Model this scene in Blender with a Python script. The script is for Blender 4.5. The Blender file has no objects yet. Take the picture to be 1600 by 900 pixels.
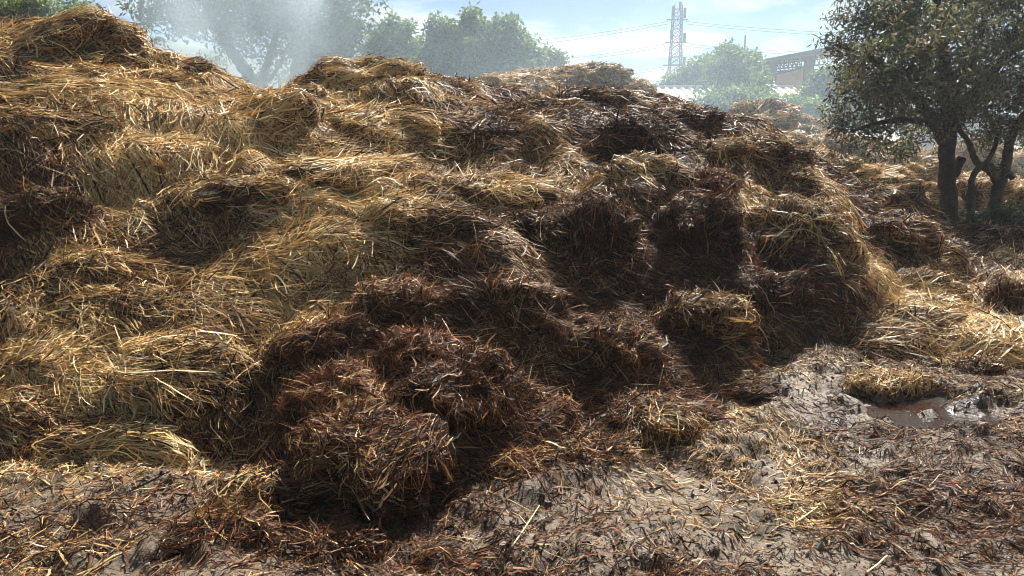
import bpy, math
import numpy as np
from mathutils import Matrix, Vector

sc = bpy.context.scene
COL = sc.collection
rng = np.random.default_rng(11)
R = math.radians

# ------------------------------------------------------------------ camera
FPX = 1164.0                       # focal length in pixels of a 1600 px wide frame
PITCH = R(12.1)
CAMZ = 1.7
cam = bpy.data.cameras.new('camera')
cam.sensor_width = 36.0
cam.lens = 36.0 * FPX / 1600.0
cam.clip_start = 0.05
cam.clip_end = 3000
cam_o = bpy.data.objects.new('camera', cam)
COL.objects.link(cam_o)
cam_o.location = (0, 0, CAMZ)
cam_o.rotation_euler = (R(90) - PITCH, 0, 0)
sc.camera = cam_o

# ------------------------------------------------------------------ sky, sun, exposure
SUN_EL, SUN_AZ = R(47), R(27)      # azimuth measured from +Y (view direction) towards +X (right)
world = bpy.data.worlds.new('World')
sc.world = world
world.use_nodes = True
nt = world.node_tree
nt.nodes.clear()
N = nt.nodes.new
L = nt.links.new
w_out = N('ShaderNodeOutputWorld')
bg = N('ShaderNodeBackground')
bg.inputs['Strength'].default_value = 0.05
sky = N('ShaderNodeTexSky')
sky.sky_type = 'NISHITA'
sky.sun_disc = False
sky.sun_elevation = SUN_EL
sky.sun_rotation = SUN_AZ
sky.air_density = 1.2
sky.dust_density = 0.15
sky.ozone_density = 3.0
tc = N('ShaderNodeTexCoord')
sep = N('ShaderNodeSeparateXYZ')
L(tc.outputs['Generated'], sep.inputs[0])
zadd = N('ShaderNodeMath'); zadd.operation = 'ADD'; zadd.inputs[1].default_value = 0.16
zmax = N('ShaderNodeMath'); zmax.operation = 'MAXIMUM'; zmax.inputs[1].default_value = 0.0
L(sep.outputs['Z'], zmax.inputs[0]); L(zmax.outputs[0], zadd.inputs[0])
dx = N('ShaderNodeMath'); dx.operation = 'DIVIDE'
dy = N('ShaderNodeMath'); dy.operation = 'DIVIDE'
L(sep.outputs['X'], dx.inputs[0]); L(zadd.outputs[0], dx.inputs[1])
L(sep.outputs['Y'], dy.inputs[0]); L(zadd.outputs[0], dy.inputs[1])
cmb = N('ShaderNodeCombineXYZ')
L(dx.outputs[0], cmb.inputs[0]); L(dy.outputs[0], cmb.inputs[1])
cmb.inputs[2].default_value = 3.3
nz = N('ShaderNodeTexNoise')
nz.inputs['Scale'].default_value = 1.7
nz.inputs['Detail'].default_value = 9
nz.inputs['Roughness'].default_value = 0.55
nz.inputs['Distortion'].default_value = 0.25
L(cmb.outputs[0], nz.inputs['Vector'])
cr = N('ShaderNodeValToRGB')
cr.color_ramp.elements[0].position = 0.47
cr.color_ramp.elements[1].position = 0.61
L(nz.outputs['Fac'], cr.inputs['Fac'])
cm = N('ShaderNodeMath'); cm.operation = 'MULTIPLY'; cm.inputs[1].default_value = 0.92
L(cr.outputs['Color'], cm.inputs[0])
mixc = N('ShaderNodeMix'); mixc.data_type = 'RGBA'
L(cm.outputs[0], mixc.inputs['Factor'])
tint = N('ShaderNodeMix'); tint.data_type = 'RGBA'; tint.blend_type = 'MULTIPLY'; tint.inputs['Factor'].default_value = 1
L(sky.outputs[0], tint.inputs[6]); tint.inputs[7].default_value = (.085, .245, .41, 1)
L(tint.outputs[2], mixc.inputs[6])
mixc.inputs[7].default_value = (4.1, 4.7, 5.05, 1)
L(mixc.outputs[2], bg.inputs['Color'])
L(bg.outputs[0], w_out.inputs['Surface'])

sun = bpy.data.lights.new('sun', 'SUN')
sun.energy = 5.0
sun.angle = R(0.55)
sun.color = (1.0, 0.95, 0.86)
sun_o = bpy.data.objects.new('sun', sun)
COL.objects.link(sun_o)
sun_o.location = (8, 20, 40)
sun_o.rotation_euler = (R(90) - SUN_EL, 0, math.pi - SUN_AZ)
SUND = np.array([math.sin(SUN_AZ) * math.cos(SUN_EL), math.cos(SUN_AZ) * math.cos(SUN_EL), math.sin(SUN_EL)])

sc.view_settings.view_transform = 'Standard'
sc.view_settings.look = 'None'
sc.view_settings.exposure = 1.72
sc.view_settings.gamma = 1.0
sc.view_settings.use_curve_mapping = False
sc.cycles.max_bounces = 6
sc.cycles.diffuse_bounces = 2
sc.cycles.glossy_bounces = 2
sc.cycles.transmission_bounces = 3
sc.cycles.transparent_max_bounces = 8
sc.cycles.volume_bounces = 2
sc.cycles.volume_step_rate = 1.5
sc.cycles.filter_width = 0.9

HAZE = 0.0009

# ------------------------------------------------------------------ projection helpers
CP, SP = math.cos(PITCH), math.sin(PITCH)

def rayd(px, py):
    u = (px - 800.0) / FPX
    v = (450.0 - py) / FPX
    return np.array([u, CP + v * SP, -SP + v * CP])

def at(px, py, Y):
    d = rayd(px, py)
    s = Y / d[1]
    return np.array([d[0] * s, Y, CAMZ + d[2] * s])

def onground(px, py, z=0.0):
    d = rayd(px, py)
    s = (z - CAMZ) / d[2]
    return np.array([d[0] * s, d[1] * s, z])

# ------------------------------------------------------------------ numpy noise
def _h(ix, iy, iz, seed):
    with np.errstate(over='ignore'):
        h = (ix.astype(np.int64).astype(np.uint32) * np.uint32(374761393) + iy.astype(np.int64).astype(np.uint32) * np.uint32(668265263)
             + iz.astype(np.int64).astype(np.uint32) * np.uint32(2246822519) + np.uint32((seed * 3266489917) & 0xffffffff))
        h = (h ^ (h >> np.uint32(13))) * np.uint32(1274126177)
        h = h ^ (h >> np.uint32(16))
    return h.astype(np.float64) / 4294967295.0 * 2 - 1

def vnoise(p, seed=0):
    f = np.floor(p)
    t = p - f
    t = t * t * t * (t * (t * 6 - 15) + 10)
    i = f.astype(np.int64)
    r = 0
    for a in (0, 1):
        for b in (0, 1):
            for c in (0, 1):
                w = (t[..., 0] if a else 1 - t[..., 0]) * (t[..., 1] if b else 1 - t[..., 1]) * (t[..., 2] if c else 1 - t[..., 2])
                r = r + w * _h(i[..., 0] + a, i[..., 1] + b, i[..., 2] + c, seed)
    return r

def fbm(p, seed=0, oct=3, gain=0.5):
    r, a = 0, 1.0
    for k in range(oct):
        r = r + a * vnoise(p * (2.03 ** k), seed + 17 * k)
        a *= gain
    return r

def xyz(x, y, z=None):
    return np.stack([x, y, np.zeros_like(x) if z is None else z], -1)

def unit(v):
    return v / np.maximum(np.linalg.norm(v, axis=-1, keepdims=True), 1e-9)

# ------------------------------------------------------------------ mesh helpers
def mesh_np(name, verts, faces_list, mats, col=None, smooth=True, parent=None, uvrand=None):
    """faces_list: [(int array n x k, material index)]"""
    me = bpy.data.meshes.new(name)
    verts = np.asarray(verts, dtype=np.float32).reshape(-1, 3)
    me.vertices.add(len(verts))
    me.vertices.foreach_set('co', verts.ravel())
    nl = sum(f.size for f, _ in faces_list)
    nf = sum(len(f) for f, _ in faces_list)
    me.loops.add(nl)
    me.polygons.add(nf)
    lv = np.concatenate([f.ravel() for f, _ in faces_list]).astype(np.int32)
    tot = np.concatenate([np.full(len(f), f.shape[1], np.int32) for f, _ in faces_list])
    start = np.concatenate([[0], np.cumsum(tot)[:-1]]).astype(np.int32)
    me.loops.foreach_set('vertex_index', lv)
    me.polygons.foreach_set('loop_start', start)
    me.polygons.foreach_set('loop_total', tot)
    me.polygons.foreach_set('material_index', np.concatenate([np.full(len(f), m, np.int32) for f, m in faces_list]))
    me.polygons.foreach_set('use_smooth', np.full(nf, smooth))
    me.update(calc_edges=True)
    if col is not None:
        a = me.color_attributes.new('tone', 'FLOAT_COLOR', 'POINT')
        c4 = np.ones((len(verts), 4), np.float32)
        c4[:, :3] = col
        a.data.foreach_set('color', c4.ravel())
    for m in mats:
        me.materials.append(m)
    o = bpy.data.objects.new(name, me)
    COL.objects.link(o)
    if parent is not None:
        o.parent = parent
    return o

def tag(o, label=None, cat=None, group=None, kind=None):
    if label: o['label'] = label
    if cat: o['category'] = cat
    if group: o['group'] = group
    if kind: o['kind'] = kind
    return o

def empty(name, loc):
    o = bpy.data.objects.new(name, None)
    o.empty_display_size = 0.2
    COL.objects.link(o)
    o.location = loc
    return o

def grid_faces(nr, nc, wrap=False):
    r, c = np.meshgrid(np.arange(nr - 1), np.arange(nc if wrap else nc - 1), indexing='ij')
    c2 = (c + 1) % nc
    return np.stack([r * nc + c, r * nc + c2, (r + 1) * nc + c2, (r + 1) * nc + c], -1).reshape(-1, 4)

class Build:
    def __init__(s): s.v = []; s.f = {}; s.n = 0
    def add(s, v, f, mi=0):
        v = np.asarray(v, float).reshape(-1, 3)
        f = np.asarray(f, int)
        s.f.setdefault((f.shape[1], mi), []).append(f + s.n)
        s.v.append(v); s.n += len(v)
    def box(s, lo, hi, mi=0):
        x0, y0, z0 = lo; x1, y1, z1 = hi
        v = [(x0,y0,z0),(x1,y0,z0),(x1,y1,z0),(x0,y1,z0),(x0,y0,z1),(x1,y0,z1),(x1,y1,z1),(x0,y1,z1)]
        s.hexa(v, mi)
    def hexa(s, v, mi=0):
        s.add(v, [(0,3,2,1),(4,5,6,7),(0,1,5,4),(1,2,6,5),(2,3,7,6),(3,0,4,7)], mi)
    def tube(s, pts, rad, seg=6, mi=0, cap=True, wob=0.0, seed=0):
        pts = np.asarray(pts, float)
        n = len(pts)
        rad = np.broadcast_to(np.asarray(rad, float), (n,))
        tg = unit(np.gradient(pts, axis=0))
        ref = np.array([0.0, 0, 1]) if abs(tg[0][2]) < 0.9 else np.array([1.0, 0, 0])
        out = []
        for i in range(n):
            a = unit(np.cross(tg[i], ref)); b = np.cross(tg[i], a); ref = unit(np.cross(a, tg[i]))
            th = np.arange(seg) / seg * 2 * np.pi
            ring = pts[i] + rad[i] * (np.cos(th)[:, None] * a + np.sin(th)[:, None] * b)
            out.append(ring)
        v = np.array(out).reshape(-1, 3)
        if wob:
            c = np.repeat(pts, seg, 0)
            q = v * 7.0
            v = c + (v - c) * (1 + wob * fbm(q, seed, 2))[:, None]
        f = grid_faces(n, seg, True)
        s.add(v, f, mi)
        if cap:
            base = s.n - n * seg
            s.v.append(pts[[0, -1]]); i0 = s.n; s.n += 2
            k = np.arange(seg); k2 = (k + 1) % seg
            s.f.setdefault((3, mi), []).append(np.stack([np.full(seg, i0), base + k2, base + k], -1))
            e = base + (n - 1) * seg
            s.f.setdefault((3, mi), []).append(np.stack([np.full(seg, i0 + 1), e + k, e + k2], -1))
    def build(s, name, mats, parent=None, smooth=False, col=None):
        fl = [(np.concatenate(f), mi) for (k, mi), f in s.f.items()]
        v = np.concatenate(s.v)
        if parent is not None:
            v = v - np.array(parent.location)
        return mesh_np(name, v, fl, mats if isinstance(mats, list) else [mats], col=col, smooth=smooth, parent=parent)

# ------------------------------------------------------------------ materials
def new_mat(name):
    m = bpy.data.materials.new(name)
    m.use_nodes = True
    t = m.node_tree
    t.nodes.clear()
    return m, t, t.nodes.new, t.links.new

def simple_mat(name, rgb, rough=0.8, spec=0.3, var=0.25, scale=6.0, metal=0.0, bump=0.0, bscale=None):
    m, t, N, L = new_mat(name)
    o = N('ShaderNodeOutputMaterial'); p = N('ShaderNodeBsdfPrincipled')
    tc = N('ShaderNodeTexCoord'); n = N('ShaderNodeTexNoise')
    n.inputs['Scale'].default_value = scale; n.inputs['Detail'].default_value = 6; n.inputs['Roughness'].default_value = 0.65
    L(tc.outputs['Object'], n.inputs['Vector'])
    r = N('ShaderNodeValToRGB')
    r.color_ramp.elements[0].position = 0.3; r.color_ramp.elements[1].position = 0.7
    r.color_ramp.elements[0].color = tuple(c * (1 - var) for c in rgb) + (1,)
    r.color_ramp.elements[1].color = tuple(min(1, c * (1 + var)) for c in rgb) + (1,)
    L(n.outputs['Fac'], r.inputs['Fac']); L(r.outputs['Color'], p.inputs['Base Color'])
    p.inputs['Roughness'].default_value = rough
    p.inputs['Specular IOR Level'].default_value = spec
    p.inputs['Metallic'].default_value = metal
    if bump:
        b = N('ShaderNodeBump'); b.inputs['Strength'].default_value = bump; b.inputs['Distance'].default_value = 0.03
        n2 = N('ShaderNodeTexNoise'); n2.inputs['Scale'].default_value = bscale or scale * 4; n2.inputs['Detail'].default_value = 5
        L(tc.outputs['Object'], n2.inputs['Vector']); L(n2.outputs['Fac'], b.inputs['Height']); L(b.outputs[0], p.inputs['Normal'])
    L(p.outputs[0], o.inputs['Surface'])
    return m

def tone_mat(name, rough=0.5, spec=0.35, transl=0.25, tint=(1, 1, 1)):
    """colour taken from the tone attribute each stalk or leaf carries"""
    m, t, N, L = new_mat(name)
    o = N('ShaderNodeOutputMaterial'); p = N('ShaderNodeBsdfPrincipled')
    a = N('ShaderNodeVertexColor'); a.layer_name = 'tone'
    L(a.outputs['Color'], p.inputs['Base Color'])
    p.inputs['Roughness'].default_value = rough
    p.inputs['Specular IOR Level'].default_value = spec
    if name == 'straw':
        sm = N('ShaderNodeMapRange'); sm.inputs['From Min'].default_value = .01; sm.inputs['From Max'].default_value = .3; sm.inputs['To Min'].default_value = .08; sm.inputs['To Max'].default_value = spec
        L(a.outputs['Color'], sm.inputs['Value']); L(sm.outputs[0], p.inputs['Specular IOR Level'])
    if transl:
        tr = N('ShaderNodeBsdfTranslucent'); mx = N('ShaderNodeMixShader'); mx.inputs[0].default_value = transl
        mul = N('ShaderNodeMix'); mul.data_type = 'RGBA'; mul.blend_type = 'MULTIPLY'; mul.inputs['Factor'].default_value = 1
        L(a.outputs['Color'], mul.inputs[6]); mul.inputs[7].default_value = tuple(tint) + (1,)
        L(mul.outputs[2], tr.inputs['Color'])
        L(p.outputs[0], mx.inputs[1]); L(tr.outputs[0], mx.inputs[2]); L(mx.outputs[0], o.inputs['Surface'])
    else:
        L(p.outputs[0], o.inputs['Surface'])
    return m

def core_mat(name, rough=0.75):
    """packed straw and manure under the loose stalks: tone attribute broken up by fine streaky noise"""
    m, t, N, L = new_mat(name)
    o = N('ShaderNodeOutputMaterial'); p = N('ShaderNodeBsdfPrincipled')
    a = N('ShaderNodeVertexColor'); a.layer_name = 'tone'
    tc = N('ShaderNodeTexCoord')
    n = N('ShaderNodeTexNoise'); n.inputs['Scale'].default_value = 38; n.inputs['Detail'].default_value = 6; n.inputs['Roughness'].default_value = 0.7
    n.inputs['Distortion'].default_value = 1.5
    L(tc.outputs['Object'], n.inputs['Vector'])
    r = N('ShaderNodeMapRange'); r.inputs['From Min'].default_value = 0.3; r.inputs['From Max'].default_value = 0.72
    r.inputs['To Min'].default_value = 0.3; r.inputs['To Max'].default_value = 1.6
    L(n.outputs['Fac'], r.inputs['Value'])
    mul = N('ShaderNodeVectorMath'); mul.operation = 'SCALE'
    L(a.outputs['Color'], mul.inputs[0]); L(r.outputs[0], mul.inputs['Scale'])
    L(mul.outputs[0], p.inputs['Base Color'])
    b = N('ShaderNodeBump'); b.inputs['Strength'].default_value = 0.9; b.inputs['Distance'].default_value = 0.03
    L(n.outputs['Fac'], b.inputs['Height']); L(b.outputs[0], p.inputs['Normal'])
    p.inputs['Roughness'].default_value = rough
    p.inputs['Specular IOR Level'].default_value = 0.25
    L(p.outputs[0], o.inputs['Surface'])
    return m

M_STRAW = tone_mat('straw', 0.5, 0.22, 0.14, (1.0, 0.9, 0.7))
M_CORE = core_mat('packed_straw')

DRY = np.array([(.58,.38,.14),(.68,.49,.22),(.47,.26,.085),(.76,.62,.37),(.25,.135,.05),(.54,.39,.17),(.37,.34,.16),(.54,.29,.09)])
DRYW = np.array([.18,.18,.14,.1,.17,.12,.07,.04])
WET = np.array([(.012,.008,.005),(.030,.014,.007),(.085,.034,.013),(.16,.068,.026),(.23,.135,.065),(.40,.28,.14),(.05,.028,.017)])
WETW = np.array([.27,.24,.19,.12,.06,.02,.10])
REDP = np.array([(.15,.05,.02),(.22,.09,.03),(.09,.03,.016),(.28,.15,.06),(.12,.05,.03)])

def tones(n, wet, red=0.0):
    wet = np.broadcast_to(wet, (n,)); red = np.broadcast_to(red, (n,))
    c = DRY[rng.choice(len(DRY), n, p=DRYW / DRYW.sum())]
    w = WET[rng.choice(len(WET), n, p=WETW / WETW.sum())]
    r = REDP[rng.integers(0, len(REDP), n)]
    isr = (rng.random(n) < red)[:, None]
    w = np.where(isr, r, w)
    pick = (rng.random(n) < np.clip(1.18 * wet ** 0.75, 0, 0.98))[:, None]
    brown = c * np.array([.50, .42, .36])
    c = c * (1 - wet[:, None]) + brown * wet[:, None]
    c = np.where(pick, w, c)
    return c * rng.uniform(0.75, 1.25, (n, 1))

# ------------------------------------------------------------------ the big heap's ground plan: height over (x, y)
ctl = []
def C(px, py, Y): ctl.append(at(px, py, Y))
def toe(px, py):
    p = onground(px, py); ctl.append(p)
    q = p * np.array([0.86, 0.86, 1]); q[2] = -0.4; ctl.append(q)
def back(px, py, Y):
    p = at(px, py, Y); ctl.append(p)
    q = p.copy(); q[1] += 1.6; q[2] -= 0.15; ctl.append(q)
    q = p.copy(); q[1] += 5.5; q[2] = -0.4; ctl.append(q)
for px in (-350, -100):
    toe(px, 690); C(px, 560, 4.5); C(px, 430, 5.3); C(px, 260, 5.9); C(px, 150, 7.0); back(px, 60, 8.7)
toe(0, 690); C(0, 560, 4.5); C(0, 440, 5.2); C(0, 270, 5.8); C(0, 170, 7.0); back(40, 50, 8.6)
toe(200, 700); C(200, 590, 4.25); C(200, 450, 4.95); C(200, 290, 6.0); C(200, 190, 7.0); back(190, 85, 8.6)
back(310, 130, 8.6); C(310, 300, 6.0); C(310, 480, 4.72); C(310, 600, 4.15)
toe(400, 690); C(400, 500, 4.7); C(400, 300, 6.0); C(400, 220, 6.9); back(385, 152, 9.0)
toe(500, 775); C(500, 690, 3.6); C(500, 590, 4.0); C(500, 440, 4.9); C(500, 330, 5.7); C(500, 220, 6.9); back(480, 146, 9.0)
toe(600, 775); C(600, 700, 3.6); C(600, 590, 4.0); C(600, 450, 4.9); C(600, 350, 5.6); C(600, 250, 6.6); C(600, 170, 8.0); back(590, 118, 9.0)
toe(720, 750); C(700, 600, 4.0); C(700, 440, 5.0); C(700, 270, 6.6); back(700, 150, 9.2)
toe(830, 700); C(800, 600, 4.25); C(800, 490, 4.9); C(800, 350, 6.0); C(800, 250, 7.0); C(800, 180, 8.5); back(800, 158, 9.8)
toe(1000, 685); C(1000, 600, 4.45); C(1000, 480, 5.3); C(1000, 400, 5.8); C(1000, 300, 6.6); C(1000, 210, 8.0); back(1020, 158, 9.8)
toe(1120, 640); C(1100, 540, 5.0); C(1100, 440, 5.7); C(1100, 330, 6.6); C(1100, 230, 8.2); back(1120, 182, 9.8)
toe(1200, 555); C(1200, 470, 5.9); C(1200, 380, 6.4); C(1200, 300, 7.2); C(1200, 230, 9.0); back(1200, 214, 9.9)
toe(1300, 550); C(1300, 460, 6.2); C(1300, 350, 7.2); back(1290, 268, 9.9)
toe(1400, 548); C(1400, 480, 6.4); C(1400, 420, 7.1); C(1400, 340, 8.6); back(1400, 296, 10.2)
toe(1500, 556); C(1500, 460, 7.0); C(1500, 400, 8.3); back(1480, 354, 10.6)
toe(1620, 560); C(1620, 460, 7.0); C(1620, 405, 8.5); back(1620, 375, 10.8)
toe(1900, 560); C(1900, 460, 7.2); back(1900, 390, 10.8)
ctl = np.array(ctl)

def tps_fit(P, z, lam=0.02):
    n = len(P)
    d2 = ((P[:, None] - P[None]) ** 2).sum(-1)
    K = 0.5 * d2 * np.log(d2 + 1e-12) + lam * np.eye(n)
    A = np.zeros((n + 3, n + 3))
    A[:n, :n] = K; A[:n, n] = 1; A[:n, n + 1:] = P; A[n, :n] = 1; A[n + 1:, :n] = P.T
    s = np.linalg.solve(A, np.concatenate([z, [0, 0, 0]]))
    def f(x, y):
        sh = x.shape
        Q = np.stack([x.ravel(), y.ravel()], -1)
        out = np.empty(len(Q))
        for i in range(0, len(Q), 20000):
            q = Q[i:i + 20000]
            d2 = ((q[:, None] - P[None]) ** 2).sum(-1)
            out[i:i + 20000] = (0.5 * d2 * np.log(d2 + 1e-12)) @ s[:n] + s[n] + q @ s[n + 1:]
        return out.reshape(sh)
    return f
tps = tps_fit(ctl[:, :2], ctl[:, 2], 0.01)

GX0, GX1, GY0, GY1, GS = -9.5, 12.0, 2.3, 15.5, 0.04
gx = np.arange(GX0, GX1, GS); gy = np.arange(GY0, GY1, GS)
XX, YY = np.meshgrid(gx, gy)
HB = tps(XX, YY)
HB = np.minimum(HB, 3.4)
# lumpy surface: rounded clods of several sizes
P3 = xyz(XX, YY)
warp = np.stack([fbm(P3 * 1.3, 5, 2), fbm(P3 * 1.3, 9, 2), np.zeros_like(XX)], -1) * 0.22
def billow(q, seed): return 1 - np.abs(vnoise(q, seed)) * 2
lump = 0.13 * vnoise((P3 + warp) * np.array([1.0, 1.2, 1]) * 1.25, 21) + 0.10 * vnoise((P3 + warp) * 2.4, 22) - 0.05 * billow((P3 + warp) * 2.2, 24) + 0.05 * vnoise(P3 * 6.0, 23) + 0.028 * vnoise(P3 * 12, 25)
fade = np.clip((HB + 0.05) / 0.35, 0, 1)
HH = HB + lump * (0.25 + 0.75 * fade) * np.clip(fade + 0.15, 0, 1)

def bil(A, x, y):
    fx = np.clip((x - GX0) / GS, 0, len(gx) - 1.001); fy = np.clip((y - GY0) / GS, 0, len(gy) - 1.001)
    ix = fx.astype(int); iy = fy.astype(int); tx = fx - ix; ty = fy - iy
    return (A[iy, ix] * (1 - tx) + A[iy, ix + 1] * tx) * (1 - ty) + (A[iy + 1, ix] * (1 - tx) + A[iy + 1, ix + 1] * tx) * ty

# ------------------------------------------------------------------ ground: one sheet, finely lumpy near the camera
def axis(lo, hi, step, far, growth=1.16):
    a = list(np.arange(lo, hi + 1e-6, step)); s = step
    while a[-1] < far: s *= growth; a.append(a[-1] + s)
    s = step; b = [lo]
    while b[-1] > -far: s *= growth; b.append(b[-1] - s)
    return np.array(b[::-1][:-1] + a)
PUD = np.array([onground(1500, 632)[0], onground(1500, 632)[1]])

def pud_mask(x, y):
    """0..1 hollow where the liquid lies: a stretched, wavy patch"""
    dxy = np.stack([x - PUD[0], y - PUD[1]], -1)
    a = R(-24)
    u = dxy[..., 0] * math.cos(a) + dxy[..., 1] * math.sin(a)
    v = -dxy[..., 0] * math.sin(a) + dxy[..., 1] * math.cos(a)
    r = np.sqrt((u / 0.95) ** 2 + (v / 0.28) ** 2) + 0.5 * fbm(xyz(x, y) * 3.6, 71, 3)
    return np.clip((1.15 - r) / 0.5, 0, 1)

def ground_h(x, y):
    p = xyz(x, y)
    near = np.clip(1.6 - np.hypot(x, y - 4) / 14, 0, 1)
    a = R(32)
    u = x * math.cos(a) + y * math.sin(a); v = -x * math.sin(a) + y * math.cos(a)
    tr = vnoise(xyz(u * 0.8, v * 3.2), 41) * 0.045 + vnoise(xyz(u * 1.6, v * 9), 45) * 0.024
    g = 0.05 * vnoise(p * 0.8, 31) + 0.03 * vnoise(p * 2.1, 32) + tr + 0.016 * fbm(p * 6.5, 33, 3)
    clod = np.clip(vnoise(p * 4.2, 36) - 0.42, 0, 1) * 0.06 + np.clip(vnoise(p * 9.5, 37) - 0.3, 0, 1) * 0.07 + 0.012 * vnoise(p * 17, 38)
    g = g + clod
    return g * near - 0.085 * pud_mask(x, y) - 0.02

gax = axis(-6.0, 8.4, 0.03, 330); gay = axis(2.0, 7.0, 0.025, 330)
GXX, GYY = np.meshgrid(gax, gay)
GH = ground_h(GXX, GYY)
m_mud, t, N, L = new_mat('mud')
o_ = N('ShaderNodeOutputMaterial'); p_ = N('ShaderNodeBsdfPrincipled'); tc_ = N('ShaderNodeTexCoord')
n1 = N('ShaderNodeTexNoise'); n1.inputs['Scale'].default_value = 1.6; n1.inputs['Detail'].default_value = 8; n1.inputs['Roughness'].default_value = 0.62
n2 = N('ShaderNodeTexNoise'); n2.inputs['Scale'].default_value = 34; n2.inputs['Detail'].default_value = 6; n2.inputs['Roughness'].default_value = 0.7
L(tc_.outputs['Object'], n1.inputs['Vector']); L(tc_.outputs['Object'], n2.inputs['Vector'])
r1 = N('ShaderNodeValToRGB')
els = r1.color_ramp.elements
els[0].position = 0.33; els[0].color = (.032, .022, .015, 1)
els[1].position = 0.72; els[1].color = (.175, .142, .098, 1)
e = els.new(0.48); e.color = (.105, .073, .044, 1)
L(n1.outputs['Fac'], r1.inputs['Fac'])
r2 = N('ShaderNodeMapRange'); r2.inputs['From Min'].default_value = 0.32; r2.inputs['From Max'].default_value = 0.68; r2.inputs['To Min'].default_value = 0.55; r2.inputs['To Max'].default_value = 1.3
L(n2.outputs['Fac'], r2.inputs['Value'])
mu = N('ShaderNodeVectorMath'); mu.operation = 'SCALE'
L(r1.outputs['Color'], mu.inputs[0]); L(r2.outputs[0], mu.inputs['Scale']); rr = N('ShaderNodeMapRange'); rr.inputs['From Min'].default_value = 0.35; rr.inputs['From Max'].default_value = 0.65; rr.inputs['To Min'].default_value = 0.8; rr.inputs['To Max'].default_value = 0.5
L(n1.outputs['Fac'], rr.inputs['Value'])
wa = N('ShaderNodeVertexColor'); wa.layer_name = 'tone'
wr = N('ShaderNodeMix'); wr.data_type = 'FLOAT'; L(wa.outputs['Color'], wr.inputs['Factor']); L(rr.outputs[0], wr.inputs[2]); wr.inputs[3].default_value = .3; L(wr.outputs[0], p_.inputs['Roughness'])
wd_ = N('ShaderNodeMapRange'); wd_.inputs['To Min'].default_value = 1; wd_.inputs['To Max'].default_value = .35; L(wa.outputs['Color'], wd_.inputs['Value'])
mu2 = N('ShaderNodeVectorMath'); mu2.operation = 'SCALE'; L(mu.outputs[0], mu2.inputs[0]); L(wd_.outputs[0], mu2.inputs['Scale']); L(mu2.outputs[0], p_.inputs['Base Color'])
p_.inputs['Specular IOR Level'].default_value = 0.4
bb = N('ShaderNodeBump'); bb.inputs['Strength'].default_value = 0.8; bb.inputs['Distance'].default_value = 0.02
L(n2.outputs['Fac'], bb.inputs['Height']); L(bb.outputs[0], p_.inputs['Normal'])
L(p_.outputs[0], o_.inputs['Surface'])
def wet_mud(x, y):
    d = np.hypot((x - PUD[0]) / 1.5, (y - PUD[1]) / .6)
    return np.clip(.9 - d + .7 * fbm(xyz(x, y) * 2.6, 73, 3), 0, 1) * (d < 2)
gw = np.repeat(wet_mud(GXX, GYY).reshape(-1, 1), 3, 1)
ground = mesh_np('ground', np.stack([GXX, GYY, GH], -1), [(grid_faces(len(gay), len(gax)), 0)], [m_mud], col=gw)
tag(ground, kind='structure')

# ------------------------------------------------------------------ straw on any surface
def ribbons(P, Wd, w, tip=0.35):
    """P n x s x 3 centre lines, Wd n x s x 3 width directions, w n widths -> verts, quads"""
    n, s = P.shape[:2]
    taper = np.ones(s); taper[0] = 0.75; taper[-1] = tip
    hw = 0.5 * w[:, None, None] * taper[None, :, None]
    v = np.stack([P - Wd * hw, P + Wd * hw], 2).reshape(-1, 3)
    k = np.arange(s - 1) * 2
    f0 = np.stack([k, k + 1, k + 3, k + 2], -1)
    f = (f0[None] + (np.arange(n) * s * 2)[:, None, None]).reshape(-1, 4)
    return v, f

def comb(p0, proj, flow, length, width, segs, spread, lift, uniform=0.25, roll=0.6, curl=0.5, wildlift=0.08):
    """lay stalks over a surface: proj(p)->(point, normal); flow(p, normal)->tangent"""
    n = len(p0)
    p, nr = proj(p0)
    t = flow(p, nr)
    t = unit(t - (t * nr).sum(-1, keepdims=True) * nr)
    ang = rng.normal(0, spread, n)
    un = rng.random(n) < uniform
    ang = np.where(un, rng.uniform(-np.pi, np.pi, n), ang)
    b = np.cross(nr, t)
    t = t * np.cos(ang)[:, None] + b * np.sin(ang)[:, None]
    ds = length / segs
    pts = []; ws = []
    base = rng.uniform(-0.012, 0.042, n) * lift
    wild = (rng.random(n) < wildlift)
    tipl = np.where(wild, rng.uniform(0.03, 0.13, n), rng.uniform(-0.025, 0.04, n)) * lift
    rl = rng.normal(0, roll, n)
    bend = rng.normal(0, curl, n) / segs
    kink = np.where(rng.random(n) < 0.32, rng.integers(1, max(2, segs), n), -1)
    kang = rng.normal(0, 0.9, n)
    for k in range(segs + 1):
        h = base + tipl * (k / segs) ** 1.5
        pts.append(p + nr * h[:, None])
        sd = unit(np.cross(nr, t))
        ws.append(sd * np.cos(rl)[:, None] + nr * np.sin(rl)[:, None])
        if k < segs:
            q = p + t * ds[:, None]
            p2, nr = proj(q)
            t = unit(p2 - p + 1e-9)
            t = unit(t - (t * nr).sum(-1, keepdims=True) * nr)
            sd = np.cross(nr, t)
            t = unit(t + sd * (bend + np.where(kink == k + 1, kang, 0))[:, None])
            p = p2
    P = np.stack(pts, 1)
    return ribbons(P, np.stack(ws, 1), width)

def straw_obj(name, v, f, colour_per, segs, parent=None, mat=None):
    c = np.repeat(colour_per, (segs + 1) * 2, 0)
    off = np.array(parent.location) if parent is not None else 0
    o = mesh_np(name, v - off, [(f, 0)], [mat or M_STRAW], col=c, smooth=False, parent=parent)
    tag(o, kind='stuff')
    return o

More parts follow.
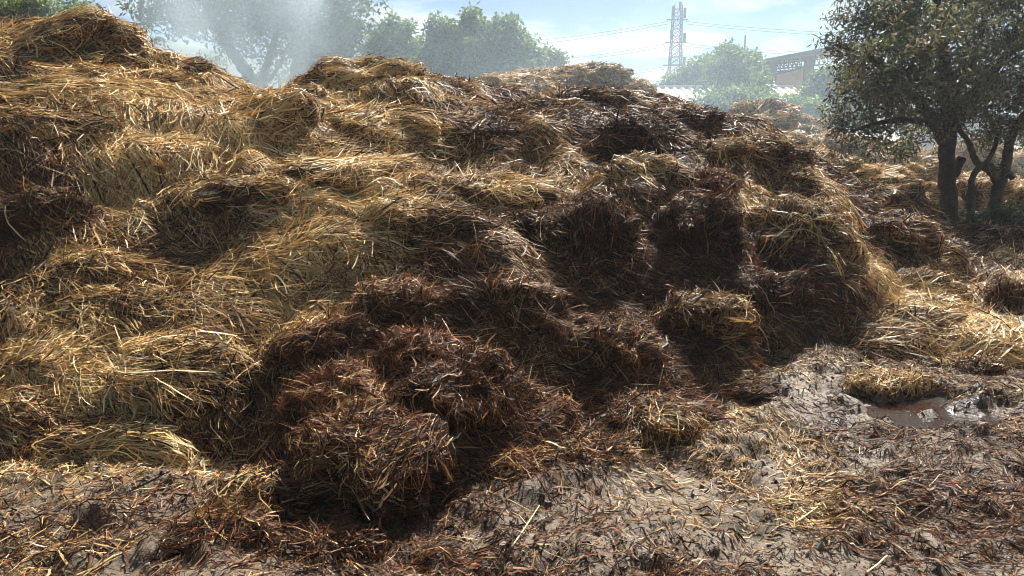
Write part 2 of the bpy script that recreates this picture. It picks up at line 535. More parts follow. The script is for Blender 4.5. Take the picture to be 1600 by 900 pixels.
# ------------------------------------------------------------------ clods: rounded lumps that lie on the heap
YAX = np.array([0.0, 1, 0]); ZAX = np.array([0.0, 0, 1])
CL = []           # clods with their frames, used to thin out hidden straw

def surf_hit(px, py):
    d = rayd(px, py)
    s = np.linspace(2.5, 16, 1400)
    P = np.array([0, 0, CAMZ]) + s[:, None] * d
    h = np.maximum(bil(HB, P[:, 0], P[:, 1]), 0.0)
    below = P[:, 2] < h
    i = np.argmax(below) if below.any() else np.argmin(P[:, 2] - h)
    return P[i]

def clod(name, label, cat, group, px, py, hw, hh, wet, red=0.0, axis=0.0, Y=None, depth=1.0, tilt=0.0, rough=1.0, dens=1.0, lift=0.0, front=0.0, slen=1.0, messy=0.25, lean=None, seedk=[0]):
    seedk[0] += 1
    seed = 100 + seedk[0] * 7
    if Y is None:
        c = surf_hit(px, py + 0.3 * hh)
    else:
        c = at(px, py + 0.35 * hh, Y)
    Yc = c[1]
    sc_ = Yc / FPX / CP
    rx, rz = hw * sc_ * 1.04, hh * sc_ * (1.08 if Y is None else 1.2)
    ry = (0.62 * rx + 0.35 * rz) * depth
    c = c + np.array([0, 0.34 * ry - front, lift])
    yaw = rng.uniform(-0.35, 0.35); ca, sa = math.cos(yaw), math.sin(yaw)
    ct, st = math.cos(tilt), math.sin(tilt)
    Rm = np.array([[ca, -sa, 0], [sa, ca, 0], [0, 0, 1]]) @ np.array([[ct, 0, st], [0, 1, 0], [-st, 0, ct]])
    rad = np.array([rx, ry, rz])
    if lean is None:
        lean = 0.0 if Y is not None else (0.5 if wet > .5 and hh / hw > .45 else (0.3 if wet > .5 else .08))
    size = rad.mean()
    dn = rad / size
    cuts = [(unit(rng.normal(0, 1, 3) * np.array([1, 1, .6])), rng.uniform(.68, .95)) for _ in range(5)]
    def rfac(d):
        q = d * dn
        # flattened underside, squarer shoulders, lumpy skin
        k = 2.5
        se = (np.abs(d) ** k).sum(-1) ** (-1.0 / k)
        r = se * (1 + rough * (0.26 * vnoise(q * 1.7, seed) + 0.17 * vnoise(q * 3.5, seed + 1) + 0.10 * vnoise(q * 7.5, seed + 2) + 0.06 * vnoise(q * 15, seed + 4)))
        for pn, ph_ in cuts:
            dt = d @ pn
            r = np.where(dt > 0.05, np.minimum(r, (ph_ + 0.05 * vnoise(q * 6, seed + 6)) / np.maximum(dt, .05)), r)
        return r
    def proj(p):
        l = (p - c) @ Rm
        l = l + lean * l[:, 2:3] * YAX
        d = unit(l / rad)
        r = rfac(d)
        lp = d * rad * r[:, None]
        lp = lp - lean * lp[:, 2:3] * YAX
        nl = d / rad
        nl = nl + lean * nl[:, 1:2] * ZAX
        return c + lp @ Rm.T, unit(nl @ Rm.T)
    nu, nv = 56, 36
    th = np.linspace(0, 2 * np.pi, nu, endpoint=False); ph = np.linspace(0.02, np.pi - 0.02, nv)
    PH, TH = np.meshgrid(ph, th, indexing='ij')
    D = np.stack([np.sin(PH) * np.cos(TH), np.sin(PH) * np.sin(TH), np.cos(PH)], -1).reshape(-1, 3)
    lp = D * rad * (rfac(D) * 0.955)[:, None]
    lp = lp - lean * lp[:, 2:3] * YAX
    V = c + lp @ Rm.T
    def mix_wet_shade(p):
        return wet if Y is not None else 0.62 * wet + 0.38 * wet_shade(p[:, 0], p[:, 1])
    # colour of the packed mass, darkened to paint shade into gaps between stalks
    n_ = fbm(V * 2.3, 55, 2)
    wv = np.clip(mix_wet_shade(V) + 0.35 * n_, 0, 1)
    dry_c = np.array([.12, .08, .034]); wet_c = np.array([.011, .008, .006]); red_c = np.array([.035, .014, .008])
    wc = wet_c * (1 - red) + red_c * red
    colr = dry_c[None] * (1 - wv[:, None]) + wc[None] * wv[:, None]
    f = grid_faces(nv, nu, True)[:, ::-1]
    top = len(V)
    root = mesh_np(name, np.concatenate([V, V[:nu].mean(0, keepdims=True), V[-nu:].mean(0, keepdims=True)]) - c,
                   [(f, 0), (np.stack([np.full(nu, top), np.arange(nu), np.roll(np.arange(nu), -1)], -1), 0),
                    (np.stack([np.full(nu, top + 1), (nv - 1) * nu + np.roll(np.arange(nu), -1), (nv - 1) * nu + np.arange(nu)], -1), 0)],
                   [M_CORE], col=np.concatenate([colr, colr[:1], colr[-1:]]))
    root.location = c
    tag(root, label, cat, group)
    bpy.context.view_layer.update()
    # loose straw
    area = 4 * np.pi * ((((rx * ry) ** 1.6 + (rx * rz) ** 1.6 + (ry * rz) ** 1.6) / 3) ** (1 / 1.6))
    dd = np.clip(9000 * (4.0 / Yc) ** 1.1, 800, 11500) * dens * (1 + 0.35 * wet)
    n = int(area * dd)
    d = unit(rng.normal(0, 1, (n, 3)))
    wts = d  # area weighting by rejection
    aw = np.linalg.norm(d / rad, axis=1) * rx * ry * rz / max(rx * ry, rx * rz, ry * rz)
    keep = rng.random(n) < np.clip(aw, 0.15, 1)
    d = d[keep]
    l0 = d * rad
    p0 = c + (l0 - lean * l0[:, 2:3] * YAX) @ Rm.T
    pp, nn = proj(p0)
    hs = np.maximum(bil(HH, pp[:, 0], pp[:, 1]), -0.02) if Y is None else np.full(len(pp), -0.02)
    vis = (pp[:, 2] > hs - 0.05) & (((pp - np.array([0, 0, CAMZ])) * nn).sum(-1) / np.linalg.norm(pp, axis=1) < 0.45)
    p0 = p0[vis]; n = len(p0)
    if n == 0: return root
    ax = np.array([math.cos(axis), 0.45, math.sin(axis)])
    def flow(p, nr):
        q = p * 1.5
        nx = np.stack([vnoise(q, seed + 11), vnoise(q, seed + 12), vnoise(q, seed + 13)], -1)
        down = np.array([0, 0, -1.0])
        steep = 1 - np.abs(nr[:, 2:3])
        return ax[None] * 0.9 + nx * 0.75 + down * (0.55 * steep)
    S = 4 if Yc < 8 else 3
    wk = max(1.0, Yc / 4.6) ** 0.75
    wet_p = np.clip(mix_wet_shade(p0) + 0.40 * fbm(p0 * 2.3, 55, 3), 0.02, 0.98)
    ln = rng.gamma(2.8, 1 / 2.8, n) * 0.225 * slen * np.clip(size / 0.35, 0.65, 1.35) * (1 - 0.6 * wet_p)
    wd = rng.gamma(2.6, 1 / 2.6, n) * 0.0039 * wk
    v, f = comb(p0, proj, flow, ln, wd, S, 0.40 + 0.30 * wet, 0.95 + .1 * wet, uniform=0.85 * messy + 0.25 * wet, wildlift=0.05)
    straw_obj('loose_straw', v, f, tones(n, wet_p, red), S, parent=root)
    CL.append((c, Rm, rad, wet))
    return root

wet_shade_ctl = [(60, 60, .12), (200, 160, .15), (300, 120, .12), (60, 240, .35), (80, 340, .8), (250, 300, .2), (60, 410, .6), (260, 400, .25), (330, 430, .3), (330, 490, .3), (230, 340, .3), (120, 480, .22), (200, 600, .2), (60, 665, .35), (300, 690, .45), (190, 655, .45), (1285, 400, .1), (1300, 350, .12), (1275, 465, .3), (180, 300, .15), (250, 240, .1),  # wet manure darkness, plus shade painted into gaps and shadowed faces
        (400, 200, .12), (400, 300, .12), (420, 400, .2), (460, 440, .35), (430, 600, .6), (400, 690, .55), (500, 160, .12), (560, 260, .1), (600, 380, .2), (640, 430, .55), (600, 540, .72), (640, 640, .75),
        (600, 760, .85), (700, 180, .45), (700, 270, .15), (760, 330, .25), (760, 210, .8), (860, 270, .35), (850, 360, .9), (800, 470, .85), (900, 520, .92), (850, 640, .9), (900, 170, .55), (950, 230, .85),
        (960, 330, .85), (960, 430, .97), (1060, 200, .75), (1080, 280, .85), (1080, 400, .95), (1060, 480, .85), (1000, 590, .85), (1060, 660, .6), (1180, 280, .65), (1200, 350, .5), (1270, 330, .35), (1150, 450, .9),
        (1240, 500, .85), (1320, 300, .7), (1350, 420, .97), (1400, 330, .72), (1440, 400, .8), (1400, 470, .3), (1500, 520, .2), (405, 765, .95), (330, 842, .95), (500, 868, .95), (800, 735, .85), (1560, 460, .4), (1560, 380, .85), (1330, 520, .3), (1180, 540, .8)]
wp = np.array([surf_hit(a, b)[:2] for a, b, _ in wet_shade_ctl]); wv_ = np.array([c for _, _, c in wet_shade_ctl])
def wet_shade(x, y):
    Q = np.stack([x, y], -1)
    out = np.empty(len(Q))
    for i in range(0, len(Q), 40000):
        q = Q[i:i + 40000]
        d2 = ((q[:, None] - wp[None]) ** 2).sum(-1) / (0.15 + 0.06 * q[:, 1:2])
        k = 1 / (d2 + 0.05) ** 2
        out[i:i + 40000] = (k * wv_).sum(-1) / k.sum(-1)
    return np.clip(out + 0.4 * fbm(xyz(x, y) * 1.9, 58, 3), 0.03, 0.97)
G1 = 'straw clods lying on the big heap'
G2 = 'dark manure clods lying on the big heap'
G3 = 'straw clods along the foot of the heap'
g, d_ = 'straw_clod', 'manure_clod'
#        name label group px py hw hh wet red axis extra
T = [
 (g, 'tall golden straw crown forming the highest top of the heap at far left', G1, 72, 92, 150, 58, .10, 0, -.15, dict(depth=.8, messy=.15)),
 (g, 'wide golden brown mound combed sideways, just below the highest crown', G1, 190, 165, 165, 58, .16, 0, -.25, dict(depth=.75, messy=.12)),
 (g, 'rounded golden shoulder ending the left crest beside the steam', G1, 285, 135, 62, 40, .12, 0, -.5, dict(messy=.15)),
 (g, 'golden strand hump at the left picture edge under the wide mound', G1, 55, 210, 95, 48, .15, 0, -.45, dict(messy=.15)),
 (g, 'small brown straw hump at the left edge beside the crown', G1, 8, 135, 45, 26, .25, 0, .1, {}),
 (g, 'flat golden lump under the right end of the wide combed mound', G1, 245, 240, 84, 30, .15, 0, -.1, {}),
 (g, 'upright golden lump in the dip below the steaming tree', G1, 420, 205, 72, 56, .12, 0, .55, dict(messy=.2)),
 (g, 'pointed golden crest lump in front of the left of three green trees', G1, 580, 135, 92, 42, .10, 0, .3, dict(depth=.9, messy=.15)),
 (g, 'small golden lump left of the pointed crest lump', G1, 475, 165, 52, 28, .15, 0, -.2, {}),
 (g, 'smooth golden hump directly under the pointed crest lump', G1, 590, 192, 100, 28, .12, 0, .2, dict(messy=.15)),
 (d_, 'dark brown patchy lump right of the pointed crest lump', G2, 695, 155, 46, 26, .75, .2, -.5, {}),
 (d_, 'dark flat lump with black underside in the middle of the upper slope', G2, 765, 208, 72, 24, .88, .1, -.1, {}),
 (g, 'mixed brown straw lump below the distant hazy heap', G1, 850, 190, 82, 36, .45, .1, -.2, {}),
 (d_, 'brown streaked lump on the crest under the distant hazy heap', G2, 925, 168, 80, 28, .6, .1, .1, {}),
 (d_, 'pointed dark brown lump crowning the right crest below the lattice tower', G2, 1066, 190, 72, 22, .68, .15, -.35, {}),
 (d_, 'black shaggy lump just below the right crest', G2, 1005, 218, 74, 34, .92, 0, -.2, {}),
 (d_, 'black round lump on the right shoulder of the crest', G2, 1108, 248, 48, 36, .9, .1, -.5, {}),
 (g, 'mop shaped golden lump with drooping straws amid black manure', G1, 1003, 288, 62, 50, .30, 0, -1.0, dict(slen=1.2, messy=.1)),
 (d_, 'small reddish lump right of the mop shaped golden lump', G2, 1098, 295, 44, 30, .7, .6, -.5, {}),
 (d_, 'brown ragged lump on the descending right shoulder', G2, 1195, 262, 66, 42, .62, .1, -.5, {}),
 (g, 'golden straw ridge running down the right shoulder', G1, 1252, 305, 52, 44, .32, 0, -.7, {}),
 (g, 'big golden bulge with sunlit right side above a black front', G1, 1262, 392, 80, 74, .16, 0, -.9, dict(depth=1.2)),
 (d_, 'black front block under the big golden bulge', G2, 1188, 478, 82, 62, .84, 0, -.6, dict(depth=.8, lean=.25)),
 (d_, 'steep black face in the centre right of the heap', G2, 935, 385, 72, 76, .97, 0, -.8, dict(depth=.9)),
 (d_, 'black slumped block between the steep black face and the golden bulge', G2, 1085, 375, 76, 66, .95, .0, -.5, {}),
 (d_, 'black hollow fronted lump with golden lip in mid slope', G2, 835, 368, 62, 40, .9, 0, -.4, {}),
 (g, 'long golden lip overhanging the brown clods at mid slope', G1, 625, 368, 128, 46, .14, 0, .08, dict(depth=.8, messy=.3)),
 (g, 'broad golden swell in the middle of the sunlit slope', G1, 555, 268, 105, 22, .10, 0, .1, dict(messy=.35)),
 (g, 'golden swell left of the broad middle swell', G1, 385, 300, 100, 24, .12, 0, .2, dict(messy=.35)),
 (g, 'golden fan of straw on the slope above the black hollow', G1, 745, 300, 110, 22, .16, 0, -.1, dict(messy=.35)),
 (d_, 'small orange brown tuft under the black hollow', G2, 800, 392, 40, 20, .5, .4, .2, {}),
 (d_, 'large dark block with brown top and sheer black front', G2, 805, 500, 102, 84, .88, .12, -.3, dict(depth=.95)),
 (d_, 'reddish brown clod left of the large dark block', G2, 632, 480, 72, 40, .72, .5, .1, {}),
 (d_, 'brown clod on the edge between golden and dark material', G2, 500, 540, 84, 42, .72, .2, .3, {}),
 (d_, 'reddish slope clod above the big brown dome', G2, 650, 555, 74, 46, .75, .5, -.4, {}),
 (d_, 'big brown dome with golden right flank near the front', G2, 735, 635, 112, 84, .55, .2, -.6, dict(depth=1.0)),
 (d_, 'reddish dome left of the big brown dome', G2, 545, 630, 88, 58, .74, .6, .2, {}),
 (d_, 'small reddish clod at the right foot of the big brown dome', G2, 862, 662, 34, 42, .6, .7, -.9, {}),
 (d_, 'brown capped clod with a black cave below in the centre', G2, 960, 555, 90, 62, .85, .15, -.3, {}),
 (d_, 'pointed brown clod with pale straw tip right of the cave', G2, 1085, 505, 76, 52, .65, .25, -.4, {}),
 (d_, 'low ragged brown clod spreading onto the mud at centre', G2, 1005, 655, 108, 30, .72, .3, -.1, dict(depth=.9)),
 (d_, 'front slab with brown top and black undercut, nearest the camera', G2, 590, 690, 146, 32, .80, .15, .05, dict(depth=1.05, Y=3.36, front=.12, rough=1.0, dens=1.3)),
 (d_, 'flat dark straw spill left of the front slab', G2, 405, 765, 74, 22, .78, .25, .3, dict(dens=1.3)),
 (d_, 'dark trodden straw tongue reaching the bottom edge left of centre', G2, 330, 842, 96, 20, .82, .2, .5, dict(dens=1.3, slen=.9)),
 (d_, 'low black straw mat at the bottom edge below the front slab', G2, 500, 868, 90, 15, .86, .15, .2, dict(dens=1.3, slen=.9)),
 (d_, 'thin brown spill between the front slab and the small reddish clod', G2, 800, 735, 62, 18, .72, .3, -.3, dict(dens=1.3)),
 (d_, 'ragged brown spill on the mud right of the small reddish clod', G2, 915, 712, 70, 20, .70, .3, -.2, dict(dens=1.3)),
 (d_, 'flat brown straw spill below the pointed brown clod', G2, 1130, 610, 70, 20, .60, .2, -.1, dict(dens=1.2)),
 (d_, 'dark matted shelf on the left beneath the golden strands', G2, 70, 352, 95, 56, .72, 0, -.3, dict(depth=.8)),  # face lies in shade; that shade is put into its dark tone
 (g, 'golden brown hump below the dark matted shelf', G3, 148, 428, 68, 30, .3, 0, .3, {}),
 (g, 'golden clod at the left edge above the small front clod', G3, 25, 505, 62, 48, .12, 0, -.7, {}),
 (g, 'flat brown golden clod between the hump and the large dome', G3, 185, 480, 82, 30, .28, 0, .1, {}),
 (g, 'golden clod sloping down to the left of the large dome', G3, 85, 560, 90, 40, .05, 0, .4, {}),
 (g, 'large golden straw dome low on the left side', G3, 298, 590, 118, 62, 0, 0, -.5, dict(messy=.3)),
 (g, 'small shaded straw clod at the lower left edge', G3, 38, 642, 60, 34, .2, 0, -.2, {}),
 (g, 'bright straw clod alone on the mud in front of the large dome', G3, 185, 692, 112, 36, 0, 0, -.25, dict(messy=.3)),
 (d_, 'brown rounded mound on the right spur of the heap', G2, 1380, 310, 78, 26, .66, .1, .1, {}),
 (d_, 'dark brown ragged mound below the right spur', G2, 1392, 378, 86, 50, .72, .15, -.2, {}),
 (d_, 'black manure bank at the foot of the olive tree', G2, 1545, 372, 66, 28, .92, 0, 0, {}),
 (g, 'flat golden clod at the right edge below the tree', G3, 1560, 412, 62, 20, .18, 0, .1, {}),
 (g, 'pale straw clod beside the black notch right of the golden bulge', G3, 1405, 465, 80, 40, .16, 0, .3, dict(messy=.4)),
 (g, 'pale green straw clod resting on the mud at right', G3, 1418, 515, 92, 38, .14, 0, .1, dict(messy=.4)),
 (g, 'rounded pale straw clod near the right edge of the mud', G3, 1530, 530, 74, 34, .14, 0, -.3, dict(messy=.35)),
 (d_, 'brown clod at the right edge among pale straw', G2, 1590, 470, 36, 42, .7, .3, .3, {}),
 (g, 'small low straw tuft hanging over the puddle', G3, 1392, 601, 60, 9, .30, 0, .1, dict(depth=.8, slen=.6, dens=3, messy=.5)),
 (d_, 'low dark earth lump on the mud above the puddle', G2, 1525, 578, 46, 15, .85, 0, .1, dict(slen=.5, dens=3)),
]
for nm, lab, grp, px, py, hw, hh, wet, red, ax, ex in T:
    clod(nm, lab, 'straw clod' if nm == g else 'manure clod', grp, px, py, hw, hh, wet, red, ax, **ex)

# ------------------------------------------------------------------ the heap itself
for c, Rm, rad, wt_ in CL:
    if c[1] > 11.5 or c[0] < GX0 or c[0] > GX1: continue
    if c[2] - rad[2] > 0.04 and c[1] < 3.9: continue
    a, b_ = (rad[0] * 1.12, rad[1] * 1.1) if c[1] < 5.0 and wt_ < .5 else (rad[0] * 1.5, rad[1] * 1.45) if wt_ < .5 else (rad[0] * 1.35, rad[1] * 1.25)
    jx = (np.abs(gx - c[0]) < a * 1.1).nonzero()[0]; jy = (np.abs(gy - c[1]) < max(a, b_) * 1.1).nonzero()[0]
    if len(jx) == 0 or len(jy) == 0: continue
    sl = np.s_[jy[0]:jy[-1] + 1, jx[0]:jx[-1] + 1]
    ux = XX[sl] - c[0]; uy = YY[sl] - c[1]
    l = np.stack([ux * Rm[0, 0] + uy * Rm[1, 0], ux * Rm[0, 1] + uy * Rm[1, 1]], -1) / np.array([a, b_])
    r2 = (l ** 2).sum(-1) * (1 + 0.25 * vnoise(xyz(XX[sl], YY[sl]) * 3, 77))
    zt = c[2] - 0.3 * rad[2] + rad[2] * (.5 if c[1] < 5.0 and wt_ < .5 else 1.05 if wt_ < .5 else .8) * np.sqrt(np.clip(1 - r2, 0, 1)) + 0.03 * vnoise(xyz(XX[sl], YY[sl]) * 7, 78)
    zt = np.where(r2 < 1, np.minimum(zt, HH[sl] + 0.8 * rad[2]), -9)
    HH[sl] = np.maximum(HH[sl], zt)
# soften the steps this makes
for _ in range(5):
    HH[1:-1, 1:-1] = 0.5 * HH[1:-1, 1:-1] + 0.125 * (HH[:-2, 1:-1] + HH[2:, 1:-1] + HH[1:-1, :-2] + HH[1:-1, 2:])
HM = HH.copy()
keepf = np.maximum.reduce([HM[:-1, :-1], HM[1:, :-1], HM[:-1, 1:], HM[1:, 1:]]) > -0.09
fall = grid_faces(len(gy), len(gx)).reshape(len(gy) - 1, len(gx) - 1, 4)[keepf]
used, inv = np.unique(fall, return_inverse=True)
HV = np.stack([XX, YY, HM], -1).reshape(-1, 3)[used]

wh = wet_shade(HV[:, 0], HV[:, 1])
hc = np.array([.105, .07, .03])[None] * (1 - wh[:, None]) + np.array([.012, .009, .007])[None] * wh[:, None]  # core tone darkened so gaps in the straw look shaded
heap = mesh_np('manure_heap', HV, [(inv.reshape(-1, 4), 0)], [M_CORE], col=hc)
tag(heap, 'huge heap of golden straw and black manure filling the middle of the yard', 'manure heap')

def H_proj(p):
    x, y = p[:, 0], p[:, 1]
    e = 0.05
    z = bil(HH, x, y)
    gxx = (bil(HH, x + e, y) - bil(HH, x - e, y)) / (2 * e); gyy = (bil(HH, x, y + e) - bil(HH, x, y - e)) / (2 * e)
    return np.stack([x, y, z], -1), unit(np.stack([-gxx, -gyy, np.ones_like(x)], -1))

gyg, gxg = np.gradient(HH, GS)
slope = np.sqrt(1 + np.minimum(gxg ** 2 + gyg ** 2, 9))
dens = np.clip(8200 * (4.0 / YY) ** 1.1, 1200, 10500) * slope * (HH > -0.03) * (YY < 11.5)
infr = (np.abs(XX) < 0.76 * YY + 1.9)
dens = dens * infr
pr = (dens * GS * GS).ravel()
ntot = int(pr.sum())
idx = rng.choice(pr.size, ntot, p=pr / pr.sum())
p0 = np.stack([XX.ravel()[idx] + rng.uniform(-.5, .5, ntot) * GS, YY.ravel()[idx] + rng.uniform(-.5, .5, ntot) * GS, np.zeros(ntot)], -1)
p0[:, 2] = bil(HH, p0[:, 0], p0[:, 1])
hid = np.zeros(ntot, bool)
for c, Rm, rad, wt_ in CL:
    l = ((p0 - c) @ Rm) / (rad * 0.55)
    hid |= (l ** 2).sum(-1) < 1
p0 = p0[~hid]; ntot = len(p0)
print('heap straws', ntot)
def heap_flow(p, nr):
    q = p * np.array([0.9, 0.9, 0.9])
    a = np.pi * 0.55 * vnoise(q * .8, 61)
    horiz = np.stack([np.cos(a), np.sin(a), np.zeros(len(p))], -1)
    down = np.array([0, 0, -1.0]) - nr * (-nr[:, 2:3])
    return horiz + 0.9 * down
W0 = wet_shade(p0[:, 0], p0[:, 1])
Yk = np.maximum(1, p0[:, 1] / 4.6) ** 0.75
ln = rng.gamma(2.8, 1 / 2.8, ntot) * 0.24 * (1 - 0.6 * W0)
v, f = comb(p0, H_proj, heap_flow, ln, rng.gamma(2.6, 1 / 2.6, ntot) * 0.0039 * Yk, 4, 0.44, 0.95, uniform=0.26, wildlift=0.06)
straw_obj('loose_straw', v, f, tones(ntot, W0, 0.22), 4, parent=heap)

# ------------------------------------------------------------------ litter on the mud
def G_proj(p):
    x, y = p[:, 0], p[:, 1]; e = 0.03
    z = ground_h(x, y)
    gx_ = (ground_h(x + e, y) - ground_h(x - e, y)) / (2 * e); gy_ = (ground_h(x, y + e) - ground_h(x, y - e)) / (2 * e)
    return np.stack([x, y, z], -1), unit(np.stack([-gx_, -gy_, np.ones_like(x)], -1))
n0 = 860000
x = rng.uniform(-6.5, 8.5, n0); y = 2.0 + 7.5 * rng.random(n0) ** 1.5
ok = (np.abs(x) < 0.76 * y + 1.9)
pn = xyz(x, y)
patch = np.clip(0.50 + 1.1 * fbm(pn * 1.3, 81, 3) + 0.5 * vnoise(pn * 4.5, 84), 0.07, 1)
hb = bil(HH, x, y)
patch = patch + 0.25 * np.clip(1 - np.hypot((x - .3) / 1.2, (y - 3.2) / .9), 0, 1)
left_ = np.clip((-.75 - x) / .35, 0, 1) * np.clip((3.75 - y) / .3, 0, 1)
patch = patch * (1 - .4 * left_) + .6 * np.clip(1 - np.hypot((x + .7) / .8, (y - 2.75) / .45), 0, 1)
patch = np.maximum(patch, np.clip((hb + 0.5) / 0.45, 0, 1))          # thick along the foot of the heap
patch = np.maximum(patch, .3 * (wet_mud(x, y) > .1)) * (1 - 0.7 * pud_mask(x, y))
ok &= (rng.random(n0) < patch) & (hb < 0.02)
x, y = x[ok], y[ok]
n = len(x); print('litter', n)
p0 = np.stack([x, y, np.zeros(n)], -1)
def gflow(p, nr):
    a = np.pi * vnoise(p * 0.7, 86)
    return np.stack([np.cos(a), 0.6 * np.sin(a), np.zeros(len(p))], -1)
wl = np.clip(0.66 + 0.5 * fbm(xyz(x, y) * 0.9, 88, 2) + 0.45 * np.clip(1 - np.hypot(x + .4, y - 2.9) / 1.2, 0, 1) + .2 * np.clip((-.75 - x) / .35, 0, 1) * np.clip((3.3 - y) / .3, 0, 1) - .55 * np.clip((-.7 - x) / .3, 0, 1) * np.clip((y - 3.3) / .25, 0, 1), 0.12, 0.95)
ln = rng.gamma(1.5, 0.04, n) + 0.012
v, f = comb(p0, G_proj, gflow, ln, rng.gamma(4, 0.25, n) * 0.0042, 3, 0.6, 0.34, uniform=0.4, roll=0.5, wildlift=0.05)
lit = straw_obj('straw_litter', v, f, tones(n, wl, 0.2) * 0.85, 3)

# crumbs of dung and earth
n = 170000
x = rng.uniform(-6.5, 8.5, n); y = 2.0 + 6 * rng.random(n) ** 1.4
ok = (np.abs(x) < 0.76 * y + 1.9) & (bil(HH, x, y) < 0.0) & (rng.random(n) < np.clip(0.5 + 0.9 * fbm(xyz(x, y) * 1.4, 91, 2), 0.06, 1)) & (pud_mask(x, y) < .4)
x, y = x[ok], y[ok]; n = len(x)
oct_v = np.array([(1,0,0),(-1,0,0),(0,1,0),(0,-1,0),(0,0,1),(0,0,-1)], float)
oct_f = np.array([(0,2,4),(2,1,4),(1,3,4),(3,0,4),(2,0,5),(1,2,5),(3,1,5),(0,3,5)])
s_ = rng.gamma(1.5, 0.0024, n) + 0.002
v = oct_v[None] * (s_[:, None, None] * rng.uniform(0.5, 1.3, (n, 6, 1))) * np.array([1.2, 1.2, .7])
v += rng.normal(0, 0.25, (n, 6, 3)) * s_[:, None, None]
v += np.stack([x, y, ground_h(x, y) + s_ * 0.3], -1)[:, None]
f = (oct_f[None] + (np.arange(n) * 6)[:, None, None]).reshape(-1, 3)
cc = np.array([(.06,.042,.028),(.10,.075,.052),(.17,.14,.11),(.035,.025,.018),(.13,.10,.075)])[rng.integers(0, 5, n)] * rng.uniform(.7, 1.3, (n, 1))
M_CRUMB = tone_mat('crumb', 0.85, 0.2, 0)
cr_o = mesh_np('manure_crumbs', v.reshape(-1, 3), [(f, 0)], [M_CRUMB], col=np.repeat(cc, 6, 0), smooth=False)
tag(cr_o, kind='stuff')

# puddle of brown seepage
m_pud, t, N, L = new_mat('seepage')
o_ = N('ShaderNodeOutputMaterial'); p_ = N('ShaderNodeBsdfPrincipled')
tc_ = N('ShaderNodeTexCoord'); n1 = N('ShaderNodeTexNoise'); n1.inputs['Scale'].default_value = 3.2; n1.inputs['Detail'].default_value = 5
L(tc_.outputs['Object'], n1.inputs['Vector'])
r1 = N('ShaderNodeValToRGB'); r1.color_ramp.elements[0].position = .36; r1.color_ramp.elements[0].color = (.020, .005, .004, 1)
r1.color_ramp.elements[1].position = .5; r1.color_ramp.elements[1].color = (.035, .029, .025, 1)
L(n1.outputs['Fac'], r1.inputs['Fac']); L(r1.outputs['Color'], p_.inputs['Base Color'])
p_.inputs['Roughness'].default_value = 0.06
p_.inputs['Specular IOR Level'].default_value = 0.6
n2 = N('ShaderNodeTexNoise'); n2.inputs['Scale'].default_value = 26; n2.inputs['Detail'].default_value = 4
L(tc_.outputs['Object'], n2.inputs['Vector'])
b_ = N('ShaderNodeBump'); b_.inputs['Strength'].default_value = .35; b_.inputs['Distance'].default_value = .012
L(n2.outputs['Fac'], b_.inputs['Height']); L(b_.outputs[0], p_.inputs['Normal'])
L(p_.outputs[0], o_.inputs['Surface'])
xs = np.linspace(PUD[0] - 1.5, PUD[0] + 1.5, 120); ys = np.linspace(PUD[1] - 1.0, PUD[1] + 1.0, 100)
PX, PY = np.meshgrid(xs, ys)
pm = pud_mask(PX, PY)
fk = grid_faces(100, 120).reshape(99, 119, 4)[(pm[:-1, :-1] > 0.12)]
us, iv = np.unique(fk, return_inverse=True)
lvl = float(np.median(ground_h(PX, PY)[pm > 0.75])) + 0.022
pv = np.stack([PX, PY, np.full_like(PX, lvl)], -1).reshape(-1, 3)[us]
pud = mesh_np('puddle_water', pv, [(iv.reshape(-1, 4), 0)], [m_pud])
tag(pud, kind='structure')

# single long stalks and twigs that stand out
def stalk(label, pts, rad, colr, name='straw_stalk', branch=None):
    b = Build()
    pts = np.array(pts)
    k = np.linspace(0, 1, len(pts)); kk = np.linspace(0, 1, 9)
    q = np.stack([np.interp(kk, k, pts[:, i]) for i in range(3)], -1)
    b.tube(q, np.linspace(rad, rad * 0.55, 9), 5)
    if branch:
        for br in branch: b.tube(np.array(br), [rad * .7] + [rad * .45] * (len(br) - 1), 5)
    m = simple_mat('stalk', colr, .5, .4, .2, 30)
    o = b.build(name, m, smooth=True)
    ctr = q[0]
    o.data.transform(Matrix.Translation(Vector(-ctr)))
    o.location = ctr
    tag(o, label, 'twig' if 'twig' in name else 'stalk', 'single stalks lying loose')
def gp(px, py, up=0.012):
    p = onground(px, py); p[2] = ground_h(np.array([p[0]]), np.array([p[1]]))[0] + up
    return p
def hp(px, py, out=0.04):
    """point just in front of whatever heap or clod lies under that line of sight"""
    d = rayd(px, py); o = np.array([0, 0, CAMZ])
    p = surf_hit(px, py); best = (p - o) @ d / (d @ d)
    for c, Rm, rad, wt_ in CL:
        oo = ((o - c) @ Rm) / rad; dd = (d @ Rm) / rad
        A, B_, C_ = dd @ dd, 2 * oo @ dd, oo @ oo - 1
        D_ = B_ * B_ - 4 * A * C_
        if D_ > 0:
            s = (-B_ - math.sqrt(D_)) / (2 * A)
            if 1 < s < best: best = s
    return o + d * (best - out)

